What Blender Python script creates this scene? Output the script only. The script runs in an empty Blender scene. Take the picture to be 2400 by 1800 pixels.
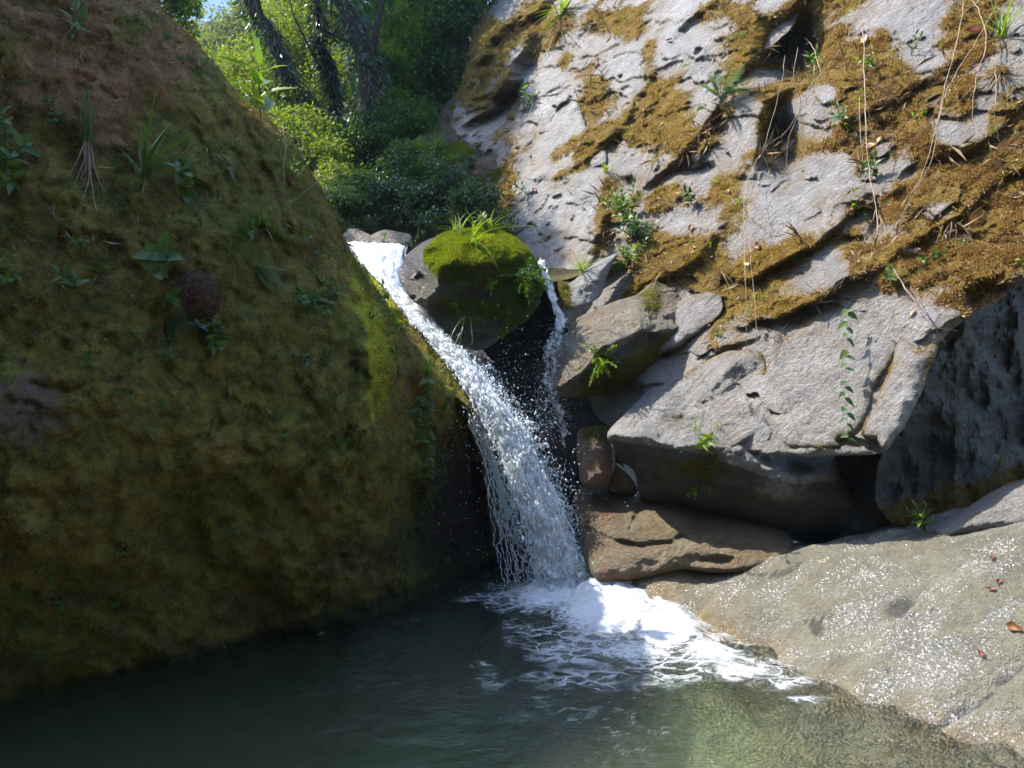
import bpy, math, random
import numpy as np
from mathutils import Vector, Matrix

# ------------------------------------------------------------------ camera, light, exposure
S = bpy.context.scene
C = S.collection
CAMZ = 1.6
F = 1800.0                                     # focal length in photo pixels (2400 x 1800)
cam_d = bpy.data.cameras.new('camera')
cam = bpy.data.objects.new('camera', cam_d)
C.objects.link(cam)
cam.location = (0, 0, CAMZ)
cam.rotation_euler = (math.radians(90), 0, 0)
cam_d.sensor_fit = 'HORIZONTAL'
cam_d.sensor_width = 36
cam_d.lens = 27.0
cam_d.clip_start = 0.05
cam_d.clip_end = 3000
S.camera = cam

SUN = Vector((-0.56, 0.16, 0.81)).normalized()   # direction towards the sun
world = bpy.data.worlds.new('World')
S.world = world
world.use_nodes = True
wn = world.node_tree
sky = wn.nodes.new('ShaderNodeTexSky')
sky.sky_type = 'NISHITA'
sky.sun_disc = False
sky.sun_elevation = math.asin(SUN.z)
sky.sun_rotation = math.atan2(SUN.x, SUN.y)
bg = wn.nodes['Background']
bg.inputs[1].default_value = 0.15
wn.links.new(sky.outputs[0], bg.inputs[0])
sun_d = bpy.data.lights.new('sun', 'SUN')
sun_d.energy = 3.3
sun_d.angle = math.radians(0.53)
sun_d.color = (1.0, 0.94, 0.85)
sun = bpy.data.objects.new('sun', sun_d)
C.objects.link(sun)
sun.rotation_euler = SUN.to_track_quat('Z', 'Y').to_euler()
sun.location = (-8, 4, 14)
S.view_settings.view_transform = 'Standard'
S.view_settings.look = 'None'
S.view_settings.gamma = 1.0
S.view_settings.use_curve_mapping = False
S.view_settings.exposure = 2.4
S.cycles.use_denoising = True
S.cycles.max_bounces = 8
S.cycles.transparent_max_bounces = 24
S.cycles.sample_clamp_indirect = 6.0
S.cycles.caustics_reflective = False
S.cycles.caustics_refractive = False

rng = np.random.default_rng(7)
rnd = random.Random(11)
CAM = np.array([0, 0, CAMZ])

# ------------------------------------------------------------------ helpers: noise
_perm = np.concatenate([rng.permutation(256)] * 2)
_g = rng.normal(size=(256, 3)); _g /= np.linalg.norm(_g, axis=1)[:, None]

def pn(P):
    P = np.asarray(P, float)
    i = np.floor(P).astype(np.int64); f = P - i
    u = f * f * f * (f * (f * 6 - 15) + 10)
    i &= 255
    out = 0
    for dx in (0, 1):
        wx = u[:, 0] if dx else 1 - u[:, 0]
        a = _perm[(i[:, 0] + dx) & 255]
        for dy in (0, 1):
            wy = u[:, 1] if dy else 1 - u[:, 1]
            b = _perm[(a + i[:, 1] + dy) & 255]
            for dz in (0, 1):
                wz = u[:, 2] if dz else 1 - u[:, 2]
                g = _g[_perm[(b + i[:, 2] + dz) & 255]]
                out = out + wx * wy * wz * (g[:, 0] * (f[:, 0] - dx) + g[:, 1] * (f[:, 1] - dy) + g[:, 2] * (f[:, 2] - dz))
    return out * 1.6

def fbm(P, octs=4, gain=0.5):
    P = np.asarray(P, float); o = 0; a = 1.0
    for k in range(octs):
        o = o + a * pn(P * (2.03 ** k) + 17.3 * k); a *= gain
    return o

def ridged(P, octs=4):
    P = np.asarray(P, float); o = 0; a = 1.0
    for k in range(octs):
        o = o + a * (1 - np.abs(pn(P * (2.1 ** k) + 9.1 * k))); a *= 0.5
    return o

def smooth(a, b, x):
    t = np.clip((x - a) / (b - a), 0, 1)
    return t * t * (3 - 2 * t)

# ------------------------------------------------------------------ helpers: geometry
def W(px, py, D):
    px = np.asarray(px, float); py = np.asarray(py, float); D = np.asarray(D, float) + 0 * px
    return np.stack([(px - 1200) / F * D, D, CAMZ + (900 - py) / F * D], -1)

def V(px, py, D):
    return Vector(((px - 1200) / F * D, D, CAMZ + (900 - py) / F * D))

def invplane(p3):
    A = np.array([[1, p[0], p[1]] for p in p3], float)
    return np.linalg.solve(A, np.array([1 / p[2] for p in p3]))

def pix(P):
    return 1200 + P[:, 0] / P[:, 1] * F, 900 - (P[:, 2] - CAMZ) / P[:, 1] * F

def catmull(pts, n, closed):
    P = np.asarray(pts, float); m = len(P); out = []
    for k in range(m if closed else m - 1):
        if closed:
            a, b, c, d = P[(k - 1) % m], P[k], P[(k + 1) % m], P[(k + 2) % m]
        else:
            a, b, c, d = P[max(k - 1, 0)], P[k], P[k + 1], P[min(k + 2, m - 1)]
        for t in np.arange(n) / n:
            out.append(0.5 * (2 * b + (c - a) * t + (2 * a - 5 * b + 4 * c - d) * t * t + (3 * b - a - 3 * c + d) * t ** 3))
    if not closed:
        out.append(P[-1])
    return np.array(out)

def resample(P, n):
    P = np.asarray(P, float)
    L = np.concatenate([[0], np.cumsum(np.linalg.norm(np.diff(P[:, :2], axis=0), axis=1))])
    t = np.linspace(0, L[-1], n)
    return np.stack([np.interp(t, L, P[:, k]) for k in range(P.shape[1])], 1)

def poly_sdf(px, py, poly):
    """signed distance (inside positive) and nearest point on the outline"""
    best = np.full(px.shape, 1e18); nx = np.zeros_like(px); ny = np.zeros_like(px)
    ins = np.zeros(px.shape, bool)
    m = len(poly)
    for k in range(m):
        ax, ay = poly[k]; bx, by = poly[(k + 1) % m]
        ex, ey = bx - ax, by - ay
        t = np.clip(((px - ax) * ex + (py - ay) * ey) / (ex * ex + ey * ey + 1e-9), 0, 1)
        qx = ax + t * ex; qy = ay + t * ey
        d = (px - qx) ** 2 + (py - qy) ** 2
        w = d < best
        best[w] = d[w]; nx[w] = qx[w]; ny[w] = qy[w]
        if ay != by:
            ins ^= ((ay > py) != (by > py)) & (px < (bx - ax) * (py - ay) / (by - ay) + ax)
    d = np.sqrt(best)
    return np.where(ins, d, -d), nx, ny

def line_dist(px, py, line):
    """signed distance to an open polyline (positive on its upper/left side), t along it 0..1"""
    L = np.asarray(line, float)
    best = np.full(px.shape, 1e18); sg = np.ones(px.shape); tt = np.zeros(px.shape)
    seg = np.linalg.norm(np.diff(L, axis=0), axis=1); cum = np.concatenate([[0], np.cumsum(seg)])
    for k in range(len(L) - 1):
        ax, ay = L[k]; bx, by = L[k + 1]
        ex, ey = bx - ax, by - ay
        t = np.clip(((px - ax) * ex + (py - ay) * ey) / (ex * ex + ey * ey), 0, 1)
        d = (px - ax - t * ex) ** 2 + (py - ay - t * ey) ** 2
        w = d < best
        best[w] = d[w]
        sg[w] = np.sign((ey * (px - ax) - ex * (py - ay)))[w]
        tt[w] = ((cum[k] + t * seg[k]) / cum[-1])[w]
    return np.sqrt(best) * np.where(sg == 0, 1, sg), tt

def make_mesh(name, verts, faces, mat=None, smooth_=True, attrs=None):
    """faces: (n,3) / (n,4) array or list of such arrays"""
    me = bpy.data.meshes.new(name)
    v = np.asarray(verts, np.float32)
    fl = faces if isinstance(faces, list) else [faces]
    fl = [np.asarray(f, np.int32) for f in fl if len(f)]
    nl = sum(f.size for f in fl); nf = sum(len(f) for f in fl)
    me.vertices.add(len(v)); me.vertices.foreach_set('co', v.ravel())
    me.loops.add(nl); me.loops.foreach_set('vertex_index', np.concatenate([f.ravel() for f in fl]))
    st = []; o = 0
    for f in fl:
        st.append(o + np.arange(len(f)) * f.shape[1]); o += f.size
    me.polygons.add(nf); me.polygons.foreach_set('loop_start', np.concatenate(st).astype(np.int32))
    me.polygons.foreach_set('use_smooth', np.full(nf, smooth_, bool))
    me.update(calc_edges=True)
    for k, a in (attrs or {}).items():
        at = me.attributes.new(k, 'FLOAT', 'POINT'); at.data.foreach_set('value', np.asarray(a, np.float32))
    if mat:
        me.materials.append(mat)
    return me

def link(name, me, parent=None, loc=None, kind=None):
    o = bpy.data.objects.new(name, me); C.objects.link(o)
    if loc is not None:
        o.location = loc
    if parent:
        o.parent = parent
        o.matrix_parent_inverse = Matrix.Identity(4)
    if kind:
        o['kind'] = kind
    return o

def tag(o, label, cat, group=None, kind=None):
    o['label'] = label; o['category'] = cat
    if group: o['group'] = group
    if kind: o['kind'] = kind
    return o

def empty(name, loc, label, cat, group=None):
    o = bpy.data.objects.new(name, None); o.empty_display_size = 0.1
    C.objects.link(o); o.location = loc
    return tag(o, label, cat, group)

def rebase(verts):
    v = np.asarray(verts, float)
    loc = np.array([v[:, 0].mean(), v[:, 1].mean(), v[:, 2].min()])
    return v - loc, Vector(loc)

def tube(pts, rad, n=6):
    P = np.asarray(pts, float); m = len(P)
    R = np.broadcast_to(np.asarray(rad, float), (m,))
    T = np.gradient(P, axis=0); T /= np.linalg.norm(T, axis=1)[:, None] + 1e-9
    ref = np.array([0.31, 0.87, 0.38]) if abs(T[0] @ np.array([0.31, 0.87, 0.38])) < 0.9 else np.array([1., 0, 0])
    A = np.cross(T, ref); A /= np.linalg.norm(A, axis=1)[:, None] + 1e-9
    B = np.cross(T, A)
    a = np.arange(n) * 2 * math.pi / n
    v = P[:, None, :] + R[:, None, None] * (np.cos(a)[None, :, None] * A[:, None, :] + np.sin(a)[None, :, None] * B[:, None, :])
    v = v.reshape(-1, 3)
    i = np.arange(m - 1)[:, None] * n; j = np.arange(n)[None, :]; k = (j + 1) % n
    f = np.stack([i + j, i + k, i + n + k, i + n + j], -1).reshape(-1, 4)
    caps = np.array([[0, j2, j2 + 1] for j2 in range(1, n - 1)] + [[(m - 1) * n, (m - 1) * n + j2 + 1, (m - 1) * n + j2] for j2 in range(1, n - 1)])
    return v, f, caps

class Bag:
    """collects pieces into one mesh"""
    def __init__(s): s.v = []; s.q = []; s.t = []; s.n = 0
    def add(s, v, q=None, t=None):
        s.v.append(np.asarray(v, float))
        if q is not None and len(q): s.q.append(np.asarray(q) + s.n)
        if t is not None and len(t): s.t.append(np.asarray(t) + s.n)
        s.n += len(v)
    def tube(s, pts, rad, n=6):
        v, f, c = tube(pts, rad, n); s.add(v, f, c)
    def mesh(s, name, mat, off=None, smooth_=True):
        v = np.concatenate(s.v)
        if off is not None: v = v - np.asarray(off)
        fl = []
        if s.q: fl.append(np.concatenate(s.q))
        if s.t: fl.append(np.concatenate(s.t))
        return make_mesh(name, v, fl, mat, smooth_)

def unit(a):
    a = np.asarray(a, float)
    return a / (np.linalg.norm(a, axis=-1, keepdims=True) + 1e-9)

def leaf_cloud(P, dirs, nrm, L, wid=0.4, fold=0.12):
    """rhombic leaves, 4 verts / 2 triangles each"""
    d = unit(dirs); s = unit(np.cross(d, nrm)); n = np.cross(s, d)
    L = np.asarray(L)[:, None]
    a = P; b = P + d * L * 0.45 + s * L * wid * 0.5 + n * L * fold; c = P + d * L; e = P + d * L * 0.45 - s * L * wid * 0.5 + n * L * fold
    v = np.stack([a, b, c, e], 1).reshape(-1, 3)
    i = np.arange(len(P))[:, None] * 4
    return v, np.concatenate([i + [[0, 1, 2]], i + [[0, 2, 3]]], 1).reshape(-1, 3)

def sample_mesh(me, n, weight=None):
    """n random points with normals on a mesh, weighted by area * mean vertex weight"""
    me.calc_loop_triangles()
    tri = np.empty(len(me.loop_triangles) * 3, np.int32); me.loop_triangles.foreach_get('vertices', tri); tri = tri.reshape(-1, 3)
    v = np.empty(len(me.vertices) * 3, np.float32); me.vertices.foreach_get('co', v); v = v.reshape(-1, 3).astype(float)
    cr = np.cross(v[tri[:, 1]] - v[tri[:, 0]], v[tri[:, 2]] - v[tri[:, 0]])
    ar = np.linalg.norm(cr, axis=1)
    w = ar * (1 if weight is None else np.clip(weight[tri].mean(1), 0, None))
    idx = rng.choice(len(tri), n, p=w / w.sum())
    r = rng.random((n, 2)); fl = r.sum(1) > 1; r[fl] = 1 - r[fl]
    P = v[tri[idx, 0]] + r[:, :1] * (v[tri[idx, 1]] - v[tri[idx, 0]]) + r[:, 1:] * (v[tri[idx, 2]] - v[tri[idx, 0]])
    return P, unit(cr[idx])

def rock(name, outline, plane, mat, T=0.15, R=0.2, back=0.4, step=5, noise=((1.4, .06, 3), (6, .02, 3), (22, .006, 2)),
         ridge=None, hfun=None, spacing=14, jitter=2.5, mossf=None, parent=None, facets=0, flat=False, seed=0, edge=0.5, kind=None, hpost=None, vpx=None, darkf=None):
    """closed rock: outline traced in photo pixels on a world plane, bulged towards the viewer and given a back"""
    r = np.random.default_rng(seed + 100)
    O = catmull(outline, 6, True)
    O = resample(np.vstack([O, O[:1]]), max(12, int(np.linalg.norm(np.diff(np.vstack([O, O[:1]]), axis=0), axis=1).sum() / spacing)))[:-1]
    O = O + jitter * np.stack([fbm(np.c_[O * 0.02, np.full(len(O), seed + .3)], 3), fbm(np.c_[O * 0.02, np.full(len(O), seed + 7.7)], 3)], 1)
    a, b, c = invplane(plane)
    x0, y0 = O.min(0) - step; x1, y1 = O.max(0) + step
    gx = np.arange(x0, x1 + step, step); gy = np.arange(y0, y1 + step, step)
    nx_, ny_ = len(gx), len(gy)
    X, Y = np.meshgrid(gx, gy); X = X.ravel(); Y = Y.ravel()
    sd, qx, qy = poly_sdf(X, Y, O)
    inside = (sd > 0)
    idx = np.arange(nx_ * ny_).reshape(ny_, nx_)
    quads = np.stack([idx[:-1, :-1], idx[:-1, 1:], idx[1:, 1:], idx[1:, :-1]], -1).reshape(-1, 4)
    quads = quads[inside[quads].sum(1) >= 1]
    used = np.unique(quads); remap = np.full(nx_ * ny_, -1); remap[used] = np.arange(len(used))
    quads = remap[quads]
    X, Y, sd, qx, qy = X[used], Y[used], sd[used], qx[used], qy[used]
    out = sd <= 0
    X = np.where(out, qx, X); Y = np.where(out, qy, Y); d = np.where(out, 0, sd)
    D = 1 / np.maximum(a + b * X + c * Y, 1e-3)
    P = W(X, Y, D)
    cen = W(np.array([O[:, 0].mean()]), np.array([O[:, 1].mean()]), np.array([np.median(D)]))[0]
    view = unit(CAM - (cen if vpx is None else W(np.array([vpx[0]]), np.array([vpx[1]]), np.array([np.median(D)]))[0]))
    m = d * np.median(D) / F
    prof = np.sqrt(np.maximum(0, 1 - (1 - np.clip(m / R, 0, 1)) ** 2))
    h = T * prof
    pxm = np.median(D) / F
    if ridge:
        ln, up, dn = ridge
        rd, rt = line_dist(X, Y, ln)
        rd = rd * pxm + 0.06 * fbm(P * 2.2 + seed, 3)
        h = h - np.where(rd > 0, up * rd, -dn * rd)
    if facets:
        ff = np.full(len(X), 1e9)
        sx = (X - O[:, 0].mean()) * pxm; sy = (Y - O[:, 1].mean()) * pxm
        for k in range(facets):
            g = r.normal(size=2) * 0.35
            ff = np.minimum(ff, g[0] * (sx - r.normal() * .1) + g[1] * (sy - r.normal() * .1) + r.random() * T)
        h = h + np.clip(ff, -T, T) * prof * 0.8
    if hfun is not None:
        h = h + hfun(X, Y, P) * np.clip(m / 0.05, 0, 1)
    if hpost is not None:
        h = hpost(X, Y, P, m, h)
    e = edge + (1 - edge) * np.clip(m / 0.1, 0, 1)
    for sc, am, oc in noise:
        h = h + am * fbm(P * sc + seed * 3.1, oc) * e
    moss = np.zeros(len(X)) if mossf is None else mossf(X, Y, P, m)
    dk = 0 * X if darkf is None else darkf(X, Y, P, m)
    front = P + view * h[:, None]
    nf = len(front)
    inner = np.where(~out)[0]
    bi = np.full(nf, -1); bi[inner] = nf + np.arange(len(inner)); bi[out] = np.where(out)[0]
    bk = front[inner] - view * (back * prof[inner] + .002)[:, None]
    v = np.vstack([front, bk])
    bq = bi[quads][:, ::-1]
    # front faces must look at the camera
    q0 = quads[len(quads) // 2]
    nrm = np.cross(v[q0[1]] - v[q0[0]], v[q0[2]] - v[q0[0]])
    if nrm @ view < 0:
        quads = quads[:, ::-1]; bq = bq[:, ::-1]
    if parent is None:
        vv, loc = rebase(v)
    else:
        vv, loc = v - np.array(parent.location), None
    me = make_mesh(name, vv, [quads, bq], mat, not flat, {'moss': np.concatenate([moss, moss[inner] * 0]), 'algae_shade': np.concatenate([dk, dk[inner]])})
    o = link(name, me, parent, loc, kind)
    return o

# ------------------------------------------------------------------ helpers: materials
class N:
    def __init__(s, name):
        s.m = bpy.data.materials.new(name); s.m.use_nodes = True
        s.t = s.m.node_tree; s.t.nodes.clear()
        s.out = s.t.nodes.new('ShaderNodeOutputMaterial')
        s.geo = s.t.nodes.new('ShaderNodeNewGeometry')
        s.pos = s.geo.outputs['Position']
    def new(s, ty, **k):
        n = s.t.nodes.new(ty)
        for a, b in k.items(): setattr(n, a, b)
        return n
    def put(s, sock, v):
        if isinstance(v, bpy.types.NodeSocket): s.t.links.new(v, sock)
        elif v is not None:
            if hasattr(sock.default_value, '__len__') and not hasattr(v, '__len__'): v = (v, v, v)
            if hasattr(v, '__len__') and len(sock.default_value) == 4 and len(v) == 3: v = (*v, 1)
            sock.default_value = v
    def noise(s, sc, det=4, rough=0.55, vec=None, dist=0):
        n = s.new('ShaderNodeTexNoise'); s.put(n.inputs['Vector'], vec or s.pos)
        n.inputs['Scale'].default_value = sc; n.inputs['Detail'].default_value = det
        n.inputs['Roughness'].default_value = rough; n.inputs['Distortion'].default_value = dist
        return n.outputs[0]
    def vor(s, sc, feat='F1', vec=None, out='Distance', rnd_=1.0):
        n = s.new('ShaderNodeTexVoronoi', feature=feat); s.put(n.inputs['Vector'], vec or s.pos)
        n.inputs['Scale'].default_value = sc; n.inputs['Randomness'].default_value = rnd_
        return n.outputs[out]
    def math(s, op, a, b=None, c=None, clamp=False):
        n = s.new('ShaderNodeMath', operation=op, use_clamp=clamp)
        s.put(n.inputs[0], a); s.put(n.inputs[1], b)
        if c is not None: s.put(n.inputs[2], c)
        return n.outputs[0]
    def mix(s, f, a, b, blend='MIX'):
        n = s.new('ShaderNodeMix', data_type='RGBA', blend_type=blend)
        s.put(n.inputs[0], f); s.put(n.inputs[6], a); s.put(n.inputs[7], b)
        return n.outputs[2]
    def step(s, x, a, b):
        n = s.new('ShaderNodeMapRange', interpolation_type='SMOOTHSTEP')
        s.put(n.inputs[0], x); n.inputs[1].default_value = a; n.inputs[2].default_value = b
        return n.outputs[0]
    def ramp(s, f, stops):
        n = s.new('ShaderNodeValToRGB'); s.put(n.inputs[0], f)
        e = n.color_ramp.elements
        while len(e) < len(stops): e.new(0.5)
        for k, (p, c) in enumerate(stops):
            e[k].position = p; e[k].color = (*c, 1)
        return n.outputs[0]
    def attr(s, name):
        n = s.new('ShaderNodeAttribute', attribute_name=name); return n.outputs['Fac']
    def scalevec(s, v, sc):
        n = s.new('ShaderNodeMapping'); s.put(n.inputs[0], v); n.inputs['Scale'].default_value = sc
        return n.outputs[0]
    def rotvec(s, v, rot, sc):
        n = s.new('ShaderNodeMapping'); s.put(n.inputs[0], v); n.inputs['Scale'].default_value = sc; n.inputs['Rotation'].default_value = rot
        return n.outputs[0]
    def bump(s, h, dist, strength=1.0, nrm=None):
        n = s.new('ShaderNodeBump'); s.put(n.inputs['Height'], h)
        n.inputs['Distance'].default_value = dist; n.inputs['Strength'].default_value = strength
        if nrm is not None: s.put(n.inputs['Normal'], nrm)
        return n.outputs[0]
    def bsdf(s, col, rough, nrm=None, spec=0.5, **k):
        n = s.new('ShaderNodeBsdfPrincipled'); s.put(n.inputs['Base Color'], col); s.put(n.inputs['Roughness'], rough)
        s.put(n.inputs['Specular IOR Level'], spec)
        if nrm is not None: s.put(n.inputs['Normal'], nrm)
        for a, b in k.items(): s.put(n.inputs[a.replace('_', ' ')], b)
        return n.outputs[0]
    def mixs(s, f, a, b):
        n = s.new('ShaderNodeMixShader'); s.put(n.inputs[0], f); s.t.links.new(a, n.inputs[1]); s.t.links.new(b, n.inputs[2])
        return n.outputs[0]
    def done(s, sh, vol=None):
        s.t.links.new(sh, s.out.inputs[0])
        if vol: s.t.links.new(vol, s.out.inputs[1])
        return s.m

def rock_mat(name, dark, mid, light, stain, moss_a, moss_b, rough=0.8, spec=0.3, bump=1.0, grain=1.0, wetlow=False, mossnoise=1.65):
    n = N(name)
    big = n.noise(1.3, 5, 0.6); med = n.noise(7, 6, 0.65); gr = n.noise(95, 3, 0.7); gr2 = n.noise(240, 2, 0.6)
    streak = n.noise(5, 5, 0.6, n.rotvec(n.pos, (0.3, 0.75, 0.5), (1, 6, 1.2)))
    base = n.ramp(n.math('ADD', n.math('MULTIPLY', med, 0.6), n.math('MULTIPLY', big, 0.4)), [(0.3, dark), (0.5, mid), (0.68, light)])
    base = n.mix(n.math('MULTIPLY', n.step(streak, 0.45, 0.7), 0.3), base, light)
    base = n.mix(n.math('MULTIPLY', n.step(n.noise(2.6, 5, 0.65, dist=.6), 0.52, 0.72), 0.65), base, stain)
    spk = n.math('MULTIPLY', n.math('SUBTRACT', n.math('ADD', n.math('MULTIPLY', gr, .6), n.math('MULTIPLY', n.noise(38, 4, .75), .4)), 0.5), 2.6 * grain)
    base = n.mix(1.0, base, n.ramp(n.math('ADD', spk, 0.5), [(0.0, (.45, .44, .43)), (0.5, (1, 1, 1)), (1.0, (1.6, 1.58, 1.55))]), 'MULTIPLY')
    lich = n.math('MULTIPLY', n.step(n.vor(38, out='Distance', vec=n.pos), 0.22, 0.1), n.step(n.noise(4, 3), 0.55, 0.7))
    base = n.mix(n.math('MULTIPLY', lich, 0.5), base, (0.10, 0.09, 0.075))
    da = n.math('ADD', n.attr('algae_shade'), n.math('MULTIPLY', n.math('SUBTRACT', n.noise(6, 6, 0.72, dist=.5), 0.5), 1.1))  # shade of undersides and turned-away faces painted dark, partly real algae
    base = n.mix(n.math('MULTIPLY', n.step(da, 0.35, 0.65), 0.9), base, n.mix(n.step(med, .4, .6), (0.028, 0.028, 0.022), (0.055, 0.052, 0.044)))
    mn = n.math('ADD', n.math('MULTIPLY', n.noise(11, 6, 0.75), 0.55), n.math('MULTIPLY', n.noise(48, 4, 0.75), 0.45))
    mk = n.math('ADD', n.attr('moss'), n.math('MULTIPLY', n.math('SUBTRACT', mn, 0.5), mossnoise))
    thin = n.math('MULTIPLY', n.step(mk, 0.02, 0.46), 0.55)
    mk = n.step(mk, 0.40, 0.64)
    mc = n.mix(n.step(n.noise(9, 5, 0.7), 0.35, 0.65), moss_a, moss_b)
    mc = n.mix(n.math('MULTIPLY', n.step(n.noise(3.1, 4, .6), .5, .65), .55), mc, n.mix(1.0, mc, (0.62, 0.58, 0.7), 'MULTIPLY'))
    mc = n.mix(n.math('MULTIPLY', n.step(n.noise(2.2, 4, .65), .52, .66), .6), mc, (0.16, 0.15, 0.022))
    mc = n.mix(1.0, mc, n.ramp(n.noise(110, 3, 0.7), [(0.25, (.35, .33, .3)), (0.5, (1, 1, 1)), (0.75, (1.55, 1.5, 1.4))]), 'MULTIPLY')
    base = n.mix(thin, base, n.mix(0.35, (moss_b[0] * 1.1, moss_b[1] * 1.15, moss_b[2] * 1.6), base))
    col = n.mix(mk, base, mc)
    hr = n.math('ADD', n.math('MULTIPLY', n.noise(26, 6, 0.75), 1.3), n.math('MULTIPLY', gr, 0.30))
    hr = n.math('ADD', hr, n.math('MULTIPLY', streak, 0.7))
    hm = n.math('ADD', n.math('MULTIPLY', n.noise(45, 5, 0.75), 1.5), 0.6)
    mixh = n.math('ADD', n.math('MULTIPLY', hr, n.math('SUBTRACT', 1.0, mk)), n.math('MULTIPLY', hm, mk))
    nb = n.bump(mixh, 0.05 * bump)
    r = n.math('ADD', n.math('MULTIPLY', mk, 0.95 - rough), rough)
    sp = n.math('MULTIPLY', n.math('SUBTRACT', 1.0, n.math('MULTIPLY', mk, 0.8)), spec)
    return n.done(n.bsdf(col, r, nb, sp))

M = {}
GOLD_A, GOLD_B = (0.27, 0.175, 0.04), (0.16, 0.095, 0.025)
GRN_A, GRN_B = (0.16, 0.20, 0.012), (0.06, 0.085, 0.010)
M['cliff'] = rock_mat('grey_gneiss', (0.125, 0.117, 0.107), (0.245, 0.232, 0.215), (0.37, 0.355, 0.335), (0.20, 0.155, 0.11), GOLD_A, GOLD_B, 0.46, 0.5)
M['grey'] = rock_mat('grey_boulder_rock', (0.13, 0.125, 0.115), (0.24, 0.228, 0.21), (0.36, 0.345, 0.33), (0.15, 0.13, 0.10), (0.13, 0.125, 0.014), (0.06, 0.06, 0.012), 0.5, 0.45)
M['brown'] = rock_mat('brown_wet_rock', (0.11, 0.085, 0.055), (0.20, 0.165, 0.115), (0.29, 0.25, 0.19), (0.15, 0.075, 0.045), (0.17, 0.16, 0.012), (0.06, 0.065, 0.010), 0.34, 0.5)
M['stair'] = rock_mat('rusty_wet_rock', (0.10, 0.075, 0.045), (0.18, 0.135, 0.08), (0.26, 0.225, 0.155), (0.19, 0.045, 0.026), (0.10, 0.10, 0.015), (0.05, 0.05, 0.012), 0.42, 0.4)
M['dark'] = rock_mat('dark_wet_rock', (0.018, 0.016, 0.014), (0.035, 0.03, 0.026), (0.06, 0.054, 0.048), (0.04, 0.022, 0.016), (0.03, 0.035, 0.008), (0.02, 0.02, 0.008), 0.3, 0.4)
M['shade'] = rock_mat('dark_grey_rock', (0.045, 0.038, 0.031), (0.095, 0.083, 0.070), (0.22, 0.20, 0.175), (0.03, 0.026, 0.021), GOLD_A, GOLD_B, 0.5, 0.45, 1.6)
M['chock'] = rock_mat('mossy_chockstone_rock', (0.035, 0.026, 0.02), (0.075, 0.055, 0.042), (0.15, 0.12, 0.10), (0.07, 0.04, 0.028), (0.20, 0.27, 0.012), (0.08, 0.12, 0.010), 0.35, 0.5, 1.2)
M['soilrock'] = rock_mat('brown_bank_rock', (0.03, 0.022, 0.014), (0.07, 0.052, 0.035), (0.13, 0.11, 0.085), (0.09, 0.05, 0.025), GOLD_B, (0.07, 0.06, 0.02), 0.8, 0.2)
M['stone'] = rock_mat('brown_stream_stone', (0.10, 0.075, 0.05), (0.19, 0.145, 0.10), (0.28, 0.22, 0.16), (0.12, 0.08, 0.05), GRN_A, GRN_B, 0.4, 0.5)

def boulder_mat():
    n = N('mossy_boulder_rock')
    big = n.noise(1.1, 5, 0.6, dist=.4); med = n.noise(4.5, 6, 0.68); med2 = n.noise(9, 5, 0.7)
    ol = n.mix(n.step(med2, 0.35, 0.65), (0.10, 0.080, 0.022), (0.24, 0.19, 0.042))
    gr = n.mix(n.step(med2, 0.35, 0.65), (0.07, 0.08, 0.019), (0.175, 0.18, 0.032))
    ru = n.mix(n.step(med, 0.35, 0.65), (0.18, 0.098, 0.042), (0.36, 0.205, 0.095))
    col = n.mix(n.step(big, 0.42, 0.6), ol, gr)
    rust = n.math('ADD', n.attr('rust'), n.math('MULTIPLY', n.math('SUBTRACT', n.noise(3.2, 6, 0.7), 0.5), 1.4))
    col = n.mix(n.step(rust, 0.40, 0.72), col, ru)
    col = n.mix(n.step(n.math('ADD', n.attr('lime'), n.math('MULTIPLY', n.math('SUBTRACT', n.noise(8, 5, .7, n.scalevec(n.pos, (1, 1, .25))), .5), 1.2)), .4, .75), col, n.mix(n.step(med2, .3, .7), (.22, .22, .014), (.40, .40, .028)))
    bare = n.math('ADD', n.attr('bare'), n.math('MULTIPLY', n.math('SUBTRACT', n.noise(6, 6, 0.7), 0.5), 1.0))
    rk = n.ramp(n.noise(14, 6, 0.7), [(0.3, (0.09, 0.062, 0.046)), (0.5, (0.16, 0.115, 0.088)), (0.7, (0.24, 0.18, 0.145))])
    col = n.mix(n.step(bare, 0.42, 0.60), col, rk)
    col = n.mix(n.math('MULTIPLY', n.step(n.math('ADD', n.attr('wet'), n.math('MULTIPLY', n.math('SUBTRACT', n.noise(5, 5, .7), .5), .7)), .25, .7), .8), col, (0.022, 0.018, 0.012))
    hol = n.step(n.noise(6, 5, 0.65, dist=1.0), 0.60, 0.72)
    col = n.mix(n.math('MULTIPLY', hol, 0.6), col, (0.018, 0.014, 0.008))
    col = n.mix(1.0, col, n.ramp(n.noise(120, 4, 0.75), [(0.25, (.4, .38, .35)), (0.5, (1, 1, 1)), (0.75, (1.5, 1.48, 1.4))]), 'MULTIPLY')
    h = n.math('ADD', n.math('MULTIPLY', n.noise(34, 6, 0.78), 1.2), n.math('MULTIPLY', n.noise(8, 5, 0.65), 1.8))
    return n.done(n.bsdf(col, 0.92, n.bump(h, 0.04), 0.12))
M['boulder'] = boulder_mat()

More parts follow.
